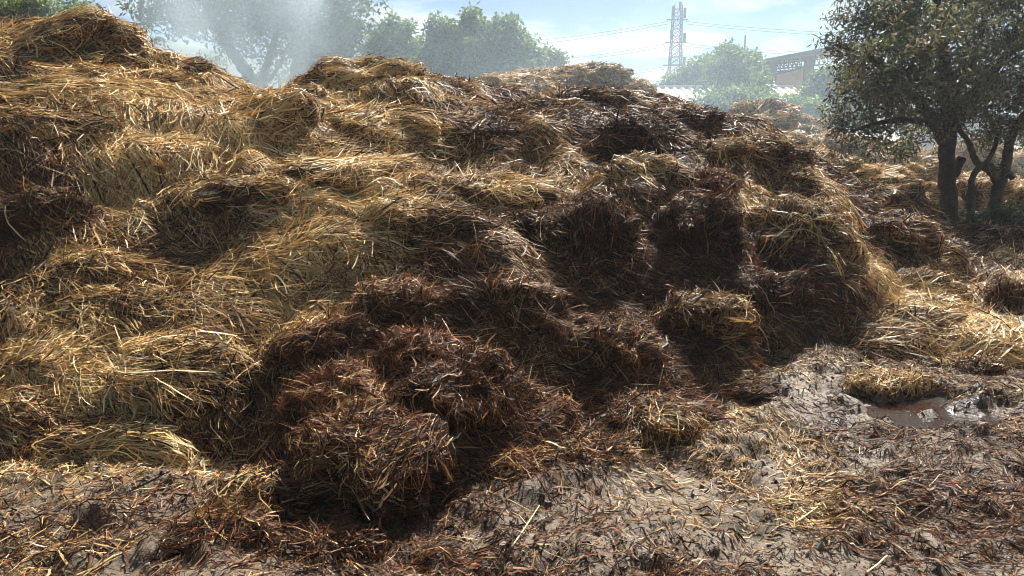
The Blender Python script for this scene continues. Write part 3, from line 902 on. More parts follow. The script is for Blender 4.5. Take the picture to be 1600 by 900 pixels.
stalk('long pale forked straw on the dark mud at the bottom centre', [gp(800, 870), gp(822, 835, .03), gp(843, 802, .05)], .004, (.55, .43, .2), branch=[[gp(826, 830, .03), gp(812, 808, .02), gp(800, 800)]])
stalk('straight golden straw lying left of the forked pale one', [gp(760, 765), gp(800, 785, .02), gp(830, 800)], .0035, (.5, .36, .14))
stalk('thick pale stalk on the dry mud at lower left', [gp(185, 783), gp(220, 776, .02), gp(258, 767)], .005, (.45, .36, .2))
stalk('pale stalk leaning at the bottom edge, right of centre', [gp(1352, 900), gp(1372, 885, .02), gp(1386, 866, .03)], .0045, (.6, .48, .24))
stalk('short pale stalk on bare grey mud at right', [gp(1245, 800), gp(1262, 790, .02), gp(1281, 777)], .005, (.6, .46, .22))
stalk('bent pale straw lying across the front slab', [hp(440, 785), hp(500, 768), hp(540, 725)], .004, (.55, .42, .18))
stalk('thin forked green twig hanging over the black cave', [hp(846, 575), hp(855, 540, .06), hp(880, 512, .06)], .005, (.28, .27, .13), 'dry_twig', branch=[[hp(852, 545, .06), hp(838, 560, .04), hp(826, 572, .03)]])
stalk('pale green twig lying at an angle on the black slope', [hp(958, 445), hp(985, 432, .06), hp(1030, 428, .05)], .005, (.3, .3, .16), 'dry_twig')
stalk('orange leaf blade curling from the big brown dome', [hp(640, 700), hp(665, 655, .07), hp(672, 640, .05)], .004, (.45, .25, .09))
stalk('upright pale straw against the big golden bulge', [hp(1262, 418), hp(1285, 402, .08), hp(1303, 388, .08)], .0045, (.5, .4, .2))
stalk('pale straw standing up beside the small reddish clod', [hp(765, 685), hp(785, 712, .06), hp(815, 718, .04)], .004, (.55, .38, .14))

# ------------------------------------------------------------------ trees
def leaves_at(centers, per, rad, length, width, palette, droop=0.3, seed=0, flat=0.8):
    n = len(centers) * per
    c = np.repeat(centers, per, 0)
    off = unit(rng.normal(0, 1, (n, 3))) * (rng.random((n, 1)) ** 0.5) * rad
    off[:, 2] *= flat
    p = c + off
    a = unit(rng.normal(0, 1, (n, 3)) + unit(off) * 0.7 - np.array([0, 0, droop]))
    b = unit(np.cross(a, rng.normal(0, 1, (n, 3))))
    nn = np.cross(a, b)
    l = length * rng.uniform(0.6, 1.25, n)[:, None]; w = width * rng.uniform(0.7, 1.2, n)[:, None]
    v = np.stack([p, p + a * l * .45 + b * w * .5 - nn * w * .12, p + a * l, p + a * l * .45 - b * w * .5 - nn * w * .12], 1).reshape(-1, 3)
    f = np.arange(n * 4).reshape(-1, 4)
    pal = np.array(palette)
    k = rng.integers(0, len(pal), len(centers))
    kk = np.where(rng.random(n) < 0.55, np.repeat(k, per), rng.integers(0, len(pal), n))
    col = pal[kk] * rng.uniform(.7, 1.3, (n, 1))
    return v, f, np.repeat(col, 4, 0)

M_LEAF = tone_mat('leaf', 0.5, 0.3, 0.4, (1.3, 1.4, .7))
M_OLIVE = tone_mat('olive_leaf', 0.5, 0.28, 0.34, (1.3, 1.35, .8))
M_BARK = simple_mat('bark', (.075, .058, .045), .9, .15, .45, 9, bump=.9, bscale=30)
M_BARK2 = simple_mat('pale_bark', (.13, .105, .085), .9, .15, .35, 6, bump=.7, bscale=24)

def curve(pts, n=10):
    """smooth line through the points (Catmull-Rom)"""
    P = np.array(pts, float)
    P = np.concatenate([[2 * P[0] - P[1]], P, [2 * P[-1] - P[-2]]])
    out = []
    m = len(P) - 3
    for i in range(m):
        for t in np.linspace(0, 1, n, endpoint=(i == m - 1)):
            a, b, c, d = P[i:i + 4]
            out.append(0.5 * (2 * b + (c - a) * t + (2 * a - 5 * b + 4 * c - d) * t * t + (3 * b - a - 3 * c + d) * t ** 3))
    return np.array(out)

def tree(name, label, cat, group, Y, limbs, lobes, leaf, ncl, per, clr, palette, mat, bark, zspread=1.0, twig=True, droop=.3, inner=0.35):
    """limbs: [[(px, py, r, dy)...]]; lobes: (px, py, rx_px, ry_px[, dy, weight])"""
    P0 = at(limbs[0][0][0], limbs[0][0][1], Y + limbs[0][0][3])
    root = empty(name, P0)
    tag(root, label, cat, group)
    bpy.context.view_layer.update()
    tb = Build()
    pool = []
    for k, lm in enumerate(limbs):
        pts = curve([at(a, b, Y + dy) for a, b, r, dy in lm], 7)
        rr = np.interp(np.linspace(0, 1, len(pts)), np.linspace(0, 1, len(lm)), [r for _, _, r, _ in lm])
        pts = pts + 0.07 * rr[:, None] * rng.normal(0, 1, pts.shape)
        tb.tube(pts, rr, 10, wob=.07, seed=k)
        pool.append(np.concatenate([pts, rr[:, None]], 1)[len(pts) // 3:])
    pool = np.concatenate(pool)
    cent = []
    tot = sum(l[2] * l[3] * (l[5] if len(l) > 5 else 1) for l in lobes)
    s = Y / FPX / CP
    for l in lobes:
        px, py, rx, ry = l[:4]
        dy = l[4] if len(l) > 4 else rng.uniform(-.4, .4) * rx * s * zspread
        w = l[5] if len(l) > 5 else 1
        k = max(3, int(ncl * rx * ry * w / tot))
        c = at(px, py, Y + dy)
        d = unit(rng.normal(0, 1, (k, 3))) * (inner + (1 - inner) * rng.random((k, 1)) ** .4)
        q = c + d * np.array([rx * s, rx * s * .8 * zspread, ry * s])
        q += 0.19 * rx * s * rng.normal(0, 1, q.shape)
        cent.append(q)
    cent = np.concatenate(cent)
    if twig:
        order = np.argsort(((cent - pool[len(pool) // 2, :3]) ** 2).sum(1))
        nodes = pool[:, :3].copy(); nr_ = pool[:, 3].copy()
        for i in order:
            q = cent[i]
            dd = ((nodes - q) ** 2).sum(1) + 0.25 * (np.maximum(0, nodes[:, 2] - q[2]) ** 2)
            j = np.argmin(dd)
            a = nodes[j]; ln_ = math.sqrt(dd[j])
            mid = (a + q) / 2 + rng.normal(0, .10, 3) * ln_ + np.array([0, 0, .06 * ln_])
            r0 = min(nr_[j] * .75, 0.008 * s * 97 + 0.012 * ln_)
            line = curve([a, mid, q], 3)
            tb.tube(line, np.linspace(r0, r0 * .4, len(line)), 4, cap=False)
            nodes = np.concatenate([nodes, line[2:]]); nr_ = np.concatenate([nr_, np.linspace(r0, r0 * .4, len(line))[2:]])
    tb.build('trunk', bark, parent=root, smooth=True)
    v, f, col = leaves_at(cent, per, clr, leaf[0], leaf[1], palette, droop)
    mesh_np('crown', v - P0, [(f, 0)], [mat], col=col, smooth=False, parent=root)
    return root

OLIVE = [(.075, .09, .055), (.11, .118, .076), (.055, .066, .044), (.15, .14, .10), (.16, .115, .08), (.09, .088, .068)]
GREEN = [(.09, .13, .035), (.07, .11, .035), (.12, .16, .05), (.055, .09, .03), (.14, .16, .06)]
DULL = [(.055, .08, .04), (.045, .065, .034), (.075, .095, .05), (.085, .085, .055)]
PALEG = [(.10, .14, .055), (.08, .115, .045), (.13, .165, .07), (.085, .12, .055)]

tree('olive_tree', 'big dark leaved tree with thick straight trunk at the right edge of the heap', 'tree', None, 12.0,
     [[(1486, 372, .16, 0), (1484, 345, .135, 0), (1481, 290, .13, 0), (1479, 235, .12, 0), (1484, 175, .13, .1), (1478, 110, .10, .1), (1468, 45, .07, 0), (1462, -30, .04, 0)],
      [(1481, 232, .10, 0), (1452, 180, .08, -.2), (1405, 125, .06, -.4), (1350, 85, .04, -.5), (1305, 70, .02, -.5)],
      [(1483, 190, .10, 0), (1530, 135, .08, .2), (1585, 75, .06, .4), (1640, 20, .03, .5)],
      [(1480, 150, .08, 0), (1440, 80, .06, .3), (1415, 10, .04, .5), (1400, -50, .02, .5)],
      [(1480, 205, .07, 0), (1440, 190, .05, -.5), (1385, 190, .04, -.7), (1330, 205, .02, -.8)],
      [(1482, 160, .07, 0), (1520, 100, .05, -.5), (1540, 20, .03, -.7)],
      [(1488, 275, .09, 0), (1497, 258, .075, -.02), (1503, 246, .07, -.03)]],
     [(1412, 65, 80, 62), (1500, 35, 105, 75), (1590, 85, 85, 95), (1352, 150, 56, 60), (1432, 160, 85, 62), (1530, 170, 75, 52), (1375, 222, 46, 30), (1450, -50, 115, 60), (1312, 85, 34, 34, -.4, .7),
      (1610, 0, 95, 80), (1350, 45, 55, 40), (1560, -70, 100, 60), (1590, 190, 45, 38, .2, .6), (1330, 205, 38, 34, -.6, .7), (1400, 120, 80, 60, -1.2), (1480, 110, 85, 70, -1.3), (1450, 195, 56, 28, .8, .6), (1400, 20, 60, 45), (1650, 130, 60, 70), (1540, 208, 28, 22, .1, .4)],
     (.10, .027), 1500, 32, .16, OLIVE, M_OLIVE, M_BARK, droop=.25, inner=.2)
tree('small_tree', 'slender crooked multi stemmed tree right of the thick trunk', 'tree', None, 11.6,
     [[(1536, 372, .12, 0), (1543, 345, .10, 0), (1554, 318, .09, 0), (1563, 285, .085, 0), (1570, 268, .075, 0), (1574, 240, .07, 0), (1580, 212, .062, 0), (1600, 180, .055, .1), (1640, 120, .04, .2)],
      [(1560, 288, .065, 0), (1548, 268, .055, 0), (1530, 258, .05, -.05), (1520, 242, .045, -.05), (1514, 222, .04, 0), (1500, 205, .035, .1), (1495, 180, .02, .2)],
      [(1504, 338, .05, -.1), (1516, 316, .05, -.15), (1518, 285, .045, -.2), (1526, 266, .045, -.2), (1543, 252, .04, -.2), (1553, 232, .035, -.1), (1560, 205, .025, 0)],
      [(1569, 268, .05, 0), (1577, 272, .045, -.02), (1582, 279, .04, -.05)],
      [(1572, 262, .05, 0), (1558, 264, .045, 0), (1545, 256, .035, .05)]],
     [(1640, 130, 45, 45, .2), (1560, 195, 26, 24, 0, .5), (1604, 200, 14, 18, 0, .5), (1560, 268, 14, 8, -.1, .3), (1500, 180, 22, 20, .2, .5)],
     (.085, .021), 190, 30, .16, OLIVE, M_OLIVE, M_BARK)
tree('leaning_tree', 'tall grey green tree with dark upright trunk and leaning side trunks behind the steam', 'tree', None, 20.0,
     [[(476, 190, .34, 0), (474, 130, .30, 0), (472, 70, .27, 0), (470, 20, .23, 0), (468, -40, .16, 0)],
      [(408, 185, .22, 0), (402, 150, .20, 0), (385, 112, .17, 0), (360, 78, .14, 0), (340, 40, .11, .2), (318, 0, .07, .4), (300, -30, .04, .5)],
      [(404, 150, .12, 0), (414, 112, .11, 0), (424, 80, .09, 0), (432, 40, .06, 0), (445, 0, .04, .2)],
      [(474, 120, .14, 0), (496, 88, .11, .1), (522, 60, .08, .2), (545, 30, .05, .3)],
      [(398, 140, .06, 0), (397, 120, .045, 0), (395, 114, .04, 0)],
      [(408, 140, .07, 0), (425, 120, .055, 0), (440, 95, .04, -.2), (452, 75, .025, -.3)],
      [(345, 50, .07, .2), (310, 35, .05, .1), (270, 28, .03, 0), (235, 25, .02, 0)],
      [(470, 60, .12, 0), (440, 20, .08, .2), (405, -10, .05, .3)]],
     [(265, 28, 55, 32), (325, 5, 62, 42), (395, 15, 55, 50), (450, -10, 70, 50), (515, 30, 52, 62), (538, 85, 34, 40), (505, 110, 40, 30, .5, .8), (435, 75, 36, 30, .3, .5), (375, 60, 40, 30, .5, .4), (440, 125, 36, 22, 1.0, .6), (330, 80, 40, 30, 1.0, .22), (225, 22, 18, 14, 0, .7), (490, 55, 50, 45, -.6, .8), (320, -40, 90, 40), (480, -60, 90, 50), (548, 30, 24, 40)],
     (.15, .06), 1150, 24, .28, DULL, M_LEAF, M_BARK2, inner=.25)
Gt = 'green trees in a row beyond the heap'
tree('green_tree', 'left of three green trees beyond the heap, with a single rounded top', 'tree', Gt, 30.0,
     [[(622, 175, .25, 0), (620, 110, .18, 0), (618, 50, .07, 0)], [(620, 120, .12, 0), (595, 85, .06, 0)], [(620, 100, .12, 0), (645, 75, .06, 0)]],
     [(615, 48, 30, 22), (598, 75, 28, 26), (635, 78, 28, 28), (615, 105, 44, 30), (650, 110, 20, 26), (585, 110, 18, 22), (578, 88, 14, 20)], (.19, .09), 420, 24, .24, GREEN, M_LEAF, M_BARK2)
tree('green_tree', 'middle of three green trees beyond the heap, tallest with open upper branches', 'tree', Gt, 29.0,
     [[(704, 180, .28, 0), (702, 120, .2, 0), (712, 70, .11, 0), (738, 25, .04, 0)], [(702, 110, .13, 0), (690, 70, .08, 0), (692, 38, .04, 0)], [(702, 130, .13, 0), (675, 95, .07, 0)]],
     [(690, 42, 18, 18), (700, 62, 30, 22), (735, 45, 16, 26), (738, 20, 9, 10), (720, 75, 30, 26), (680, 90, 26, 28), (700, 115, 44, 30), (740, 100, 22, 30), (668, 125, 16, 22)], (.19, .09), 470, 24, .23, GREEN, M_LEAF, M_BARK2)
tree('green_tree', 'right of three green trees beyond the heap, leaning down to the right', 'tree', Gt, 28.0,
     [[(775, 180, .28, 0), (778, 120, .2, 0), (790, 75, .1, 0), (792, 35, .04, 0)], [(778, 115, .13, 0), (765, 80, .08, 0), (763, 50, .04, 0)], [(780, 110, .12, 0), (815, 95, .07, 0), (838, 85, .03, 0)]],
     [(792, 36, 16, 12), (768, 55, 16, 18), (795, 62, 28, 22), (815, 75, 26, 20), (775, 90, 34, 30), (815, 102, 32, 30), (790, 120, 44, 26), (838, 92, 12, 14), (752, 110, 18, 24)], (.19, .09), 470, 24, .23, GREEN, M_LEAF, M_BARK2)
tree('small_tree', 'small round tree top just left of the distant hazy heap', 'tree', None, 36.0,
     [[(866, 170, .12, 0), (866, 120, .08, 0), (864, 85, .03, 0)]], [(862, 88, 9, 12), (872, 96, 12, 9), (856, 100, 8, 8)], (.2, .1), 60, 22, .32, GREEN, M_LEAF, M_BARK2)
tree('bushy_tree', 'bright green tree showing over the heap at the top left corner', 'tree', None, 20.0,
     [[(35, 120, .15, 0), (36, 60, .1, 0), (38, 10, .04, 0)]], [(20, 15, 26, 16), (50, 8, 22, 16), (70, 12, 12, 12), (-10, 20, 26, 20)], (.13, .06), 150, 24, .26, GREEN, M_LEAF, M_BARK2)
tree('bushy_tree', 'bright green tree just right of the highest straw crown', 'tree', None, 21.0,
     [[(125, 130, .15, 0), (128, 80, .1, 0), (124, 10, .03, 0)], [(128, 80, .07, 0), (160, 45, .03, 0)]], [(122, 14, 12, 14), (105, 24, 16, 12), (132, 32, 24, 14), (160, 42, 16, 10), (120, 60, 40, 22)], (.13, .06), 150, 24, .26, GREEN, M_LEAF, M_BARK2)
tree('bushy_tree', 'small green bush below the blue mountain at left', 'tree', None, 24.0,
     [[(195, 120, .1, 0), (196, 80, .07, 0), (198, 48, .03, 0)]], [(190, 50, 10, 8), (202, 52, 9, 8), (196, 62, 18, 14)], (.15, .07), 60, 24, .26, GREEN, M_LEAF, M_BARK2)
Gb = 'bushy trees in front of the sheds'
tree('bushy_tree', 'tallest bushy tree in front of the open shed, with the thin pole behind', 'tree', Gb, 36.0,
     [[(1150, 215, .22, 0), (1150, 150, .15, 0), (1148, 90, .05, 0)]], [(1138, 88, 18, 13), (1158, 98, 20, 16), (1140, 112, 30, 20), (1170, 115, 24, 18), (1178, 92, 8, 6), (1150, 140, 46, 24), (1186, 142, 14, 16)], (.22, .12), 430, 22, .27, PALEG, M_LEAF, M_BARK2)
tree('bushy_tree', 'low bushy tree right of the foot of the lattice tower', 'tree', Gb, 42.0,
     [[(1095, 200, .2, 0), (1096, 150, .13, 0), (1100, 105, .04, 0)]], [(1105, 105, 20, 14), (1085, 118, 20, 13), (1110, 125, 30, 14), (1060, 128, 18, 9), (1042, 132, 9, 6)], (.24, .13), 220, 22, .3, PALEG, M_LEAF, M_BARK2)
tree('bushy_tree', 'wide shrub in front of the corrugated roof', 'tree', Gb, 31.0,
     [[(1115, 215, .15, 0), (1112, 180, .1, 0), (1105, 150, .04, 0)]], [(1140, 155, 24, 10), (1168, 158, 30, 13), (1122, 168, 32, 10)], (.2, .11), 320, 22, .25, PALEG, M_LEAF, M_BARK2)
tree('bushy_tree', 'green bushy tree hiding the right end of the tan shed wall', 'tree', Gb, 33.0,
     [[(1270, 235, .2, 0), (1272, 170, .14, 0), (1280, 110, .04, 0)]], [(1292, 116, 20, 14), (1284, 140, 12, 16), (1306, 138, 28, 24), (1255, 160, 20, 9), (1285, 165, 46, 28), (1330, 150, 36, 36)], (.2, .11), 440, 22, .26, PALEG, M_LEAF, M_BARK2)
tree('bushy_tree', 'dark low bush between the tan wall and the nearer hazy straw lumps', 'tree', Gb, 27.0,
     [[(1240, 235, .12, 0), (1242, 205, .09, 0), (1245, 165, .04, 0)]], [(1225, 168, 22, 9), (1255, 180, 26, 13), (1205, 166, 20, 9), (1262, 170, 16, 9)], (.18, .10), 300, 22, .3, PALEG, M_LEAF, M_BARK2)
tree('shrub', 'dark green low shrub beside the crooked tree', 'shrub', None, 11.2,
     [[(1568, 385, .05, 0), (1568, 362, .04, 0), (1570, 345, .02, 0)], [(1520, 375, .02, 0), (1516, 348, .01, 0)]], [(1568, 345, 30, 16), (1590, 352, 18, 14), (1548, 352, 18, 12), (1518, 345, 9, 10)], (.10, .022), 190, 26, .14, DULL, M_OLIVE, M_BARK)

# ------------------------------------------------------------------ distant and rear straw heaps
Gh = 'hazy straw lumps in the rear yard'
def rear(label, px, py, hw, hh, Y, wet=.12, **k):
    k.setdefault('depth', 1.2); k.setdefault('slen', .9); k.setdefault('messy', .5)
    clod('straw_mound', label, 'straw mound', Gh, px, py, hw, hh, wet, 0, rng.uniform(-.8, .8), Y=Y, **k)
rear('long hazy straw heap on the skyline between the green trees and the tower', 888, 138, 108, 34, 17.5, rough=1.2)
rear('hazy lump at the left end of the skyline heap', 800, 140, 58, 24, 16.4)
rear('hazy lump on top of the skyline heap', 930, 118, 62, 18, 17.2)
rear('round hazy lump at the right end of the skyline heap', 990, 142, 30, 19, 17.0)
rear('big round straw lump standing free in the hazy rear yard', 1195, 192, 46, 30, 19.0)
rear('straw lump left of the big round one in the hazy rear yard', 1160, 205, 36, 22, 18.0)
rear('straw lump right of the big round one, behind the olive leaves', 1262, 212, 52, 24, 20.0)
rear('low straw lump in front of the big round one', 1225, 232, 52, 22, 16.5)
rear('long straw lump under the left olive leaves', 1330, 240, 70, 30, 18.0)
rear('straw lump between the right spur and the olive leaves', 1290, 262, 50, 24, 15.0)
rear('straw lump left of the thick trunk', 1415, 262, 66, 32, 17.0)
rear('low straw lump close to the foot of the thick trunk', 1440, 312, 50, 26, 14.2)
rear('straw lump seen between the two tree trunks', 1520, 250, 52, 34, 18.0)
rear('straw lump right of the crooked tree', 1600, 265, 70, 32, 18.5)
rear('lower straw lump framed by the curved stem', 1530, 300, 40, 26, 14.5)
rear('lower straw lump at the right edge behind the shrub', 1600, 318, 52, 32, 14.5)
rear('flat straw lump in the gap below the olive leaves', 1370, 285, 54, 22, 14.5)

# ------------------------------------------------------------------ sheds, wall, tower, wires
M_STEEL = simple_mat('galvanised_steel', (.09, .12, .14), .55, .4, .2, 3, metal=.3)
M_RUST = simple_mat('rusty_steel', (.10, .085, .075), .7, .3, .3, 3)
M_TAN = simple_mat('tan_plaster', (.60, .43, .27), .9, .2, .15, .6, bump=.3)
M_WHITE = simple_mat('whitewash', (.62, .63, .64), .85, .2, .12, .8, bump=.3)
M_ROOF = simple_mat('roof_sheet', (.50, .47, .40), .5, .35, .14, .7)
M_DARKROOF = simple_mat('dark_roof_sheet', (.13, .14, .15), .6, .3, .15, .6)
M_BRICK = simple_mat('grey_render', (.3, .28, .26), .9, .2, .2, 1)

def gz(): return -0.1
# open shed with tan gable wall
Ys = 52.0
A = at(1186, 99, Ys); Bp = at(1330, 78, Ys)
root = empty('open_shed', (A[0], Ys, 0)); bpy.context.view_layer.update()
tag(root, 'open sided shed with sloping dark roof and tan wall behind the bushy trees', 'shed')
Xe = Bp[0] + 3.0; ze = Bp[2] + 3.0 * (Bp[2] - A[2]) / (Bp[0] - A[0])
def roofz(x): return A[2] + (x - A[0]) / (Xe - A[0]) * (ze - A[2])
b = Build()
n = 40
xs = np.linspace(A[0], Xe, n)
for y0, dz in ((Ys, 0.0), (Ys, 0.45)): pass
b.hexa([(A[0], Ys, A[2]), (Xe, Ys, ze), (Xe, Ys + 9, ze), (A[0], Ys + 9, A[2]), (A[0], Ys, A[2] + .22), (Xe, Ys, ze + .62), (Xe, Ys + 9, ze + .62), (A[0], Ys + 9, A[2] + .22)])
b.build('roof', M_DARKROOF, parent=root)
for px in (1187.5, 1204, 1261):
    p = at(px, 140, Ys + .3)
    b = Build(); zt = roofz(max(p[0], A[0])) - 0.02
    w = .26 if px > 1187.6 else .2
    if px < 1190: zt += 0.75; p[0] -= .32
    b.box((p[0] - w, Ys + .3 - w, gz()), (p[0] + w, Ys + .3 + w, zt))
    b.build('column', M_RUST, parent=root)
for yy in (Ys + .45, Ys + 4.5):
    b = Build()
    x0 = at(1200, 0, Ys)[0]; x1 = at(1300, 0, Ys)[0]
    zb = at(1210, 109, Ys)[2]; zb2 = at(1290, 100, Ys)[2]
    b.tube([(x0, yy, zb), (x1, yy, zb2)], .055, 5); 
    b.tube([(x0, yy, zb + .32), (x1, yy, zb2 + .38)], .035, 5)
    xs = np.linspace(x0, x1, 15)
    for i, xx in enumerate(xs):
        tt = (xx - x0) / (x1 - x0); z0_ = zb + (zb2 - zb) * tt
        b.tube([(xx, yy, z0_), (xx, yy, roofz(xx) + .02)], .035, 5)
        if i: 
            b.tube([(xs[i - 1], yy, roofz(xs[i - 1])), (xx, yy, z0_)], .028, 5)
    b.build('roof_truss', M_RUST, parent=root)
w0 = at(1196, 124, Ys + 5); w1 = at(1262, 105, Ys + 5); 
b = Build(); xr = w1[0] + 4.0; zr = w1[2] + 4.0 * (w1[2] - w0[2]) / (w1[0] - w0[0])
xl = w0[0] - .5
b.hexa([(xl, Ys + 5, gz()), (w1[0], Ys + 5, gz()), (w1[0], Ys + 5.3, gz()), (xl, Ys + 5.3, gz()), (xl, Ys + 5, w0[2]), (w1[0], Ys + 5, w1[2]), (w1[0], Ys + 5.3, w1[2]), (xl, Ys + 5.3, w0[2])])
b.build('gable_wall', M_TAN, parent=root)
b = Build(); b.hexa([(xl - .1, Ys + 4.9, w0[2] + .003), (w1[0] + .1, Ys + 4.9, w1[2] + .003), (w1[0] + .1, Ys + 5.4, w1[2] + .003), (xl - .1, Ys + 5.4, w0[2] + .003), (xl - .1, Ys + 4.9, w0[2] + .15), (w1[0] + .1, Ys + 4.9, w1[2] + .15), (w1[0] + .1, Ys + 5.4, w1[2] + .15), (xl - .1, Ys + 5.4, w0[2] + .15)])
b.build('coping', M_RUST, parent=root)

# low shed with corrugated roof
Yl = 37.0
p0_ = at(1016, 163, Yl); p1_ = at(1240, 137, Yl + 3.5); pe = at(1035, 137, Yl + 3.5)
root = empty('low_shed', (p0_[0], Yl, 0)); bpy.context.view_layer.update()
tag(root, 'low shed with a pale corrugated roof below the lattice tower', 'shed')
xs = np.arange(p0_[0] - .8, p1_[0], .045)
prof = 0.05 * np.clip(np.sin(xs * 2 * np.pi / .42) * 1.6, -1, 1)
rows = []
for yy, zz in ((Yl, p0_[2]), (Yl + 3.5, pe[2]), (Yl + 7, p0_[2])):
    rows.append(np.stack([xs, np.full_like(xs, yy), prof + zz], -1))
V = np.array(rows).reshape(-1, 3)
V2 = V - np.array([0, 0, .02])
f1 = grid_faces(3, len(xs))
b = Build(); b.add(V, f1); b.add(V2, f1[:, ::-1]); b.build('corrugated_roof', M_ROOF, parent=root)
b = Build(); b.box((xs[0] + .3, Yl + .3, gz()), (xs[-1] - .3, Yl + 6.7, p0_[2] - .08)); b.build('wall', M_BRICK, parent=root)
b = Build(); zz = pe[2] + .05; b.tube([(xs[0], Yl + 3.5, zz), (xs[-1], Yl + 3.5, zz)], .09, 6); b.build('ridge_cap', M_ROOF, parent=root)

# whitewashed building at the right edge
Yw = 27.0
q0 = at(1556, 262, Yw); q1 = at(1568, 188, Yw)
root = empty('white_building', (q0[0], Yw, 0)); bpy.context.view_layer.update()
tag(root, 'whitewashed flat roofed building at the right edge behind the crooked tree', 'building')
b = Build(); b.box((q0[0], Yw, gz()), (q0[0] + 12, Yw + 7, q1[2])); b.build('wall', M_WHITE, parent=root)
b = Build(); b.box((q0[0] - .15, Yw - .15, q1[2] + .003), (q0[0] + 12.15, Yw + 7.15, q1[2] + .18)); b.build('roof', M_BRICK, parent=root)

# thin pole above the bushy tree
pt, pb_ = at(1164.5, 55, 44), at(1162, 130, 44)
b = Build(); b.tube([(pb_[0], 44, gz()), (pb_[0] + .02, 44, 3), pt], [.07, .06, .045], 6)
o = b.build('thin_pole', M_RUST, smooth=True)
tag(o, 'thin bare pole rising out of the tallest bushy tree', 'pole')

# lattice tower
Yt = 92.0
bt = at(1052, 205, Yt); tp = at(1056.5, 8, Yt)
cx = at(1055, 100, Yt)[0]
H0, H1 = -.2, tp[2]
root = empty('lattice_tower', (cx, Yt, 0)); bpy.context.view_layer.update()
tag(root, 'tall steel lattice tower carrying wires and antennas on the horizon', 'tower')
def tw(z):
    t = (z - H0) / (H1 - H0)
    return np.interp(t, [0, .62, 1], [1.25, .62, .45])
for sx in (-1, 1):
    for sy in (-1, 1):
        b = Build()
        zz = np.linspace(H0, H1, 8)
        b.tube([(cx + sx * tw(z), Yt + sy * tw(z), z) for z in zz], .075, 5)
        b.build('leg', M_STEEL, parent=root)
b = Build()
z = H0 + .2; lev = [z]
while z < H1 - .5:
    z += max(.75, 1.35 * tw(z)); lev.append(min(z, H1))
for z0_, z1_ in zip(lev[:-1], lev[1:]):
    a, c = tw(z0_), tw(z1_)
    P = lambda sx, sy, w, z: (cx + sx * w, Yt + sy * w, z)
    for (s1, s2) in (((-1, -1), (1, -1)), ((1, -1), (1, 1)), ((1, 1), (-1, 1)), ((-1, 1), (-1, -1))):
        b.tube([P(*s1, a, z0_), P(*s2, c, z1_)], .035, 4, cap=False)
        b.tube([P(*s2, a, z0_), P(*s1, c, z1_)], .035, 4, cap=False)
        b.tube([P(*s1, c, z1_), P(*s2, c, z1_)], .035, 4, cap=False)
b.build('lattice_bracing', M_STEEL, parent=root)
zl = [at(1055, y, Yt)[2] for y in (31, 66, 102)]
for k, z in enumerate(zl):
    b = Build(); w = tw(z)
    b.box((cx - w - .75, Yt - .08, z - .06), (cx + w + .75, Yt + .08, z + .06)); b.build('crossarm', M_STEEL, parent=root)
for (sx, py, hh_) in ((-1, 20, .55), (1, 22, .55), (-1, 56, .5), (1, 60, .5), (1, 96, .45), (-1, 98, .45), (.2, 12, .5)):
    z = at(1055, py, Yt)[2]; w = tw(z) + .22
    b = Build(); b.box((cx + sx * w - .14, Yt - w - .16, z - hh_), (cx + sx * w + .14, Yt - w + .06, z + hh_)); b.build('antenna', M_WHITE if False else M_STEEL, parent=root)

def wire(label, pts, sag, grp, r=.022):
    P0_, P1_ = np.array(pts[0]), np.array(pts[1])
    t_ = np.linspace(0, 1, 30)[:, None]
    q = P0_ * (1 - t_) + P1_ * t_
    q[:, 2] -= sag * 4 * (t_ * (1 - t_))[:, 0]
    b = Build(); b.tube(q - P0_, r, 4)
    o = b.build('power_line', M_RUST, smooth=True)
    o.location = P0_
    tag(o, label, 'power line', grp)
gl = 'wires strung from the lattice tower'
names = ['top', 'middle', 'lowest']
for k, (z, yl, yr) in enumerate(zip(zl, ((66, 72), (94, 99), (118, 122)), ((55, 60), (86, 91), (114, 117)))):
    for j in (0, 1):
        y_l = yl[j]; w = tw(z)
        which = 'upper' if j == 0 else 'lower'
        zz = z - .18 - j * .28
        # left run goes away towards the trees, right run comes nearer towards the olive tree
        e = at(800 if k == 0 else (840 if k == 1 else 880), y_l, Yt + 60)
        wire(f'{which} of the {names[k]} pair of wires running left from the tower', ((cx - w - .6, Yt, zz), tuple(e)), .35, gl, .026)
        e = at(1420, yr[j], Yt - 12)
        wire(f'{which} of the {names[k]} pair of wires running right from the tower', ((cx + w + .6, Yt, zz), tuple(e)), .25, gl, .024)

# mountain far left
def mountain(label, pts, Y, depth, rgb):
    P = np.array([at(a, b, Y) for a, b in pts])
    xs = np.linspace(P[0, 0], P[-1, 0], 140); zs = np.interp(xs, P[:, 0], P[:, 2]) 
    V = []
    for k, w in enumerate(np.linspace(-1, 1, 25)):
        h = (1 - abs(w) ** 1.2)
        z = zs * h + (0.7 * fbm(xyz(xs * .25, np.full_like(xs, w * 4)), 7, 3)) * h * (1 - .5 * h) - .3
        V.append(np.stack([xs, np.full_like(xs, Y + depth * w), z], -1))
    V = np.array(V)
    m = simple_mat('hillside', rgb, .95, .1, .3, .15)
    o = mesh_np('mountains', V.reshape(-1, 3), [(grid_faces(25, 140), 0)], [m])
    tag(o, kind='structure')
mountain('', [(-500, 150), (-200, 90), (20, 70), (110, 60), (165, 40), (190, 33), (215, 42), (260, 60), (340, 78), (420, 100), (520, 120), (700, 118), (850, 112), (960, 116), (1040, 128), (1100, 150), (1200, 190)], 230, 40, (.05, .07, .06))

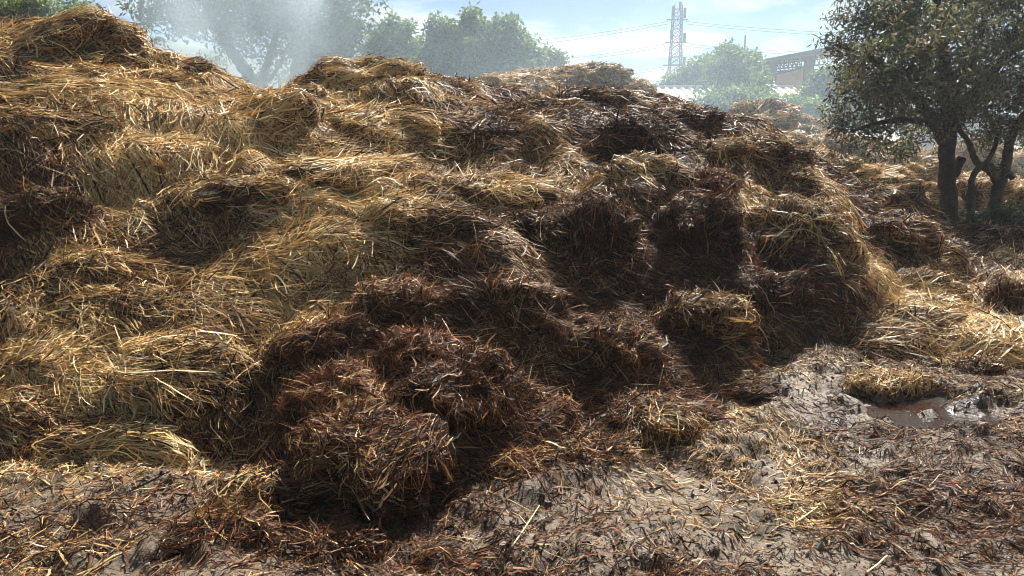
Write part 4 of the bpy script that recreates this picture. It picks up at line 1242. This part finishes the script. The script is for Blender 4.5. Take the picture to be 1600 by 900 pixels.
# ------------------------------------------------------------------ haze and steam
hz = Build(); hz.box((-400, -40, -3), (400, 345, 40))
m, t, N, L = new_mat('haze')
o_ = N('ShaderNodeOutputMaterial'); pv_ = N('ShaderNodeVolumePrincipled')
pv_.inputs['Color'].default_value = (.86, .93, 1.0, 1); pv_.inputs['Density'].default_value = HAZE; pv_.inputs['Anisotropy'].default_value = .25
L(pv_.outputs[0], o_.inputs['Volume'])
ho = hz.build('haze', m); tag(ho, kind='stuff')

def steam(loc, size, dens, scale, seed, lo=.42, hi=.75):
    m, t, N, L = new_mat('steam')
    o_ = N('ShaderNodeOutputMaterial'); pv_ = N('ShaderNodeVolumePrincipled'); tc_ = N('ShaderNodeTexCoord')
    pv_.inputs['Color'].default_value = (.76, .91, 1, 1); pv_.inputs['Anisotropy'].default_value = .45
    gr = N('ShaderNodeTexGradient'); gr.gradient_type = 'SPHERICAL'
    nz = N('ShaderNodeTexNoise'); nz.inputs['Scale'].default_value = scale; nz.inputs['Detail'].default_value = 3; nz.inputs['Distortion'].default_value = .4
    mp = N('ShaderNodeMapping'); mp.inputs['Location'].default_value = (seed, seed * 2, 0); mp.inputs['Scale'].default_value = (1, 1, .7)
    L(tc_.outputs['Object'], gr.inputs['Vector']); L(tc_.outputs['Object'], mp.inputs['Vector']); L(mp.outputs[0], nz.inputs['Vector'])
    r = N('ShaderNodeMapRange'); r.interpolation_type = 'SMOOTHSTEP'; r.inputs['From Min'].default_value = lo; r.inputs['From Max'].default_value = hi
    L(nz.outputs['Fac'], r.inputs['Value'])
    a = N('ShaderNodeMath'); a.operation = 'POWER'; a.inputs[1].default_value = .8; L(gr.outputs['Fac'], a.inputs[0])
    b = N('ShaderNodeMath'); b.operation = 'MULTIPLY'; L(a.outputs[0], b.inputs[0]); L(r.outputs[0], b.inputs[1])
    c = N('ShaderNodeMath'); c.operation = 'MULTIPLY'; c.inputs[1].default_value = dens; L(b.outputs[0], c.inputs[0]); L(c.outputs[0], pv_.inputs['Density'])
    L(pv_.outputs[0], o_.inputs['Volume'])
    th = np.linspace(0, 2 * np.pi, 24, endpoint=False); ph = np.linspace(.05, np.pi - .05, 14)
    PH, TH = np.meshgrid(ph, th, indexing='ij')
    D = np.stack([np.sin(PH) * np.cos(TH), np.sin(PH) * np.sin(TH), np.cos(PH)], -1).reshape(-1, 3)
    n = len(D)
    k = np.arange(24)
    o = mesh_np('steam', np.concatenate([D, [[0, 0, 1], [0, 0, -1]]]), [(grid_faces(14, 24, True)[:, ::-1], 0), (np.stack([np.full(24, n), k, (k + 1) % 24], -1), 0), (np.stack([np.full(24, n + 1), 13 * 24 + (k + 1) % 24, 13 * 24 + k], -1), 0)], [m])
    o.location = loc; o.scale = size
    tag(o, kind='stuff')
steam(at(385, 50, 14), (2.2, 1.4, 2.5), 0.6, 1.3, 3.1, .34, .74)
steam(at(480, 5, 15), (1.3, 1.1, 1.7), 0.38, 1.4, 5.7, .36, .74)

# thin steam drifting over the rear yard
def thin_steam(loc, size, dens):
    m, t, N, L = new_mat('thin_steam')
    o_ = N('ShaderNodeOutputMaterial'); pv_ = N('ShaderNodeVolumePrincipled')
    pv_.inputs['Color'].default_value = (.68, .86, 1, 1); pv_.inputs['Anisotropy'].default_value = .4; pv_.inputs['Density'].default_value = dens
    L(pv_.outputs[0], o_.inputs['Volume'])
    th = np.linspace(0, 2 * np.pi, 32, endpoint=False); ph = np.linspace(.04, np.pi - .04, 20)
    PH, TH = np.meshgrid(ph, th, indexing='ij')
    D = np.stack([np.sin(PH) * np.cos(TH), np.sin(PH) * np.sin(TH), np.cos(PH)], -1).reshape(-1, 3)
    D = D * (1 + .22 * fbm(D * 2.2, int(size[0] * 100), 2))[:, None]
    n = len(D); k = np.arange(32)
    o = mesh_np('steam', np.concatenate([D, [[0, 0, D[:32, 2].mean()], [0, 0, D[-32:, 2].mean()]]]), [(grid_faces(20, 32, True)[:, ::-1], 0), (np.stack([np.full(32, n), k, (k + 1) % 32], -1), 0), (np.stack([np.full(32, n + 1), 19 * 32 + (k + 1) % 32, 19 * 32 + k], -1), 0)], [m])
    o.location = loc; o.scale = size
    tag(o, kind='stuff')
thin_steam(at(1250, 165, 20), (9.0, 5.8, 3.6), .011)
thin_steam(at(760, 100, 17.6), (6.5, 4.2, 3.4), .010)
thin_steam(at(400, 70, 17), (4.5, 1.8, 3.6), .016)
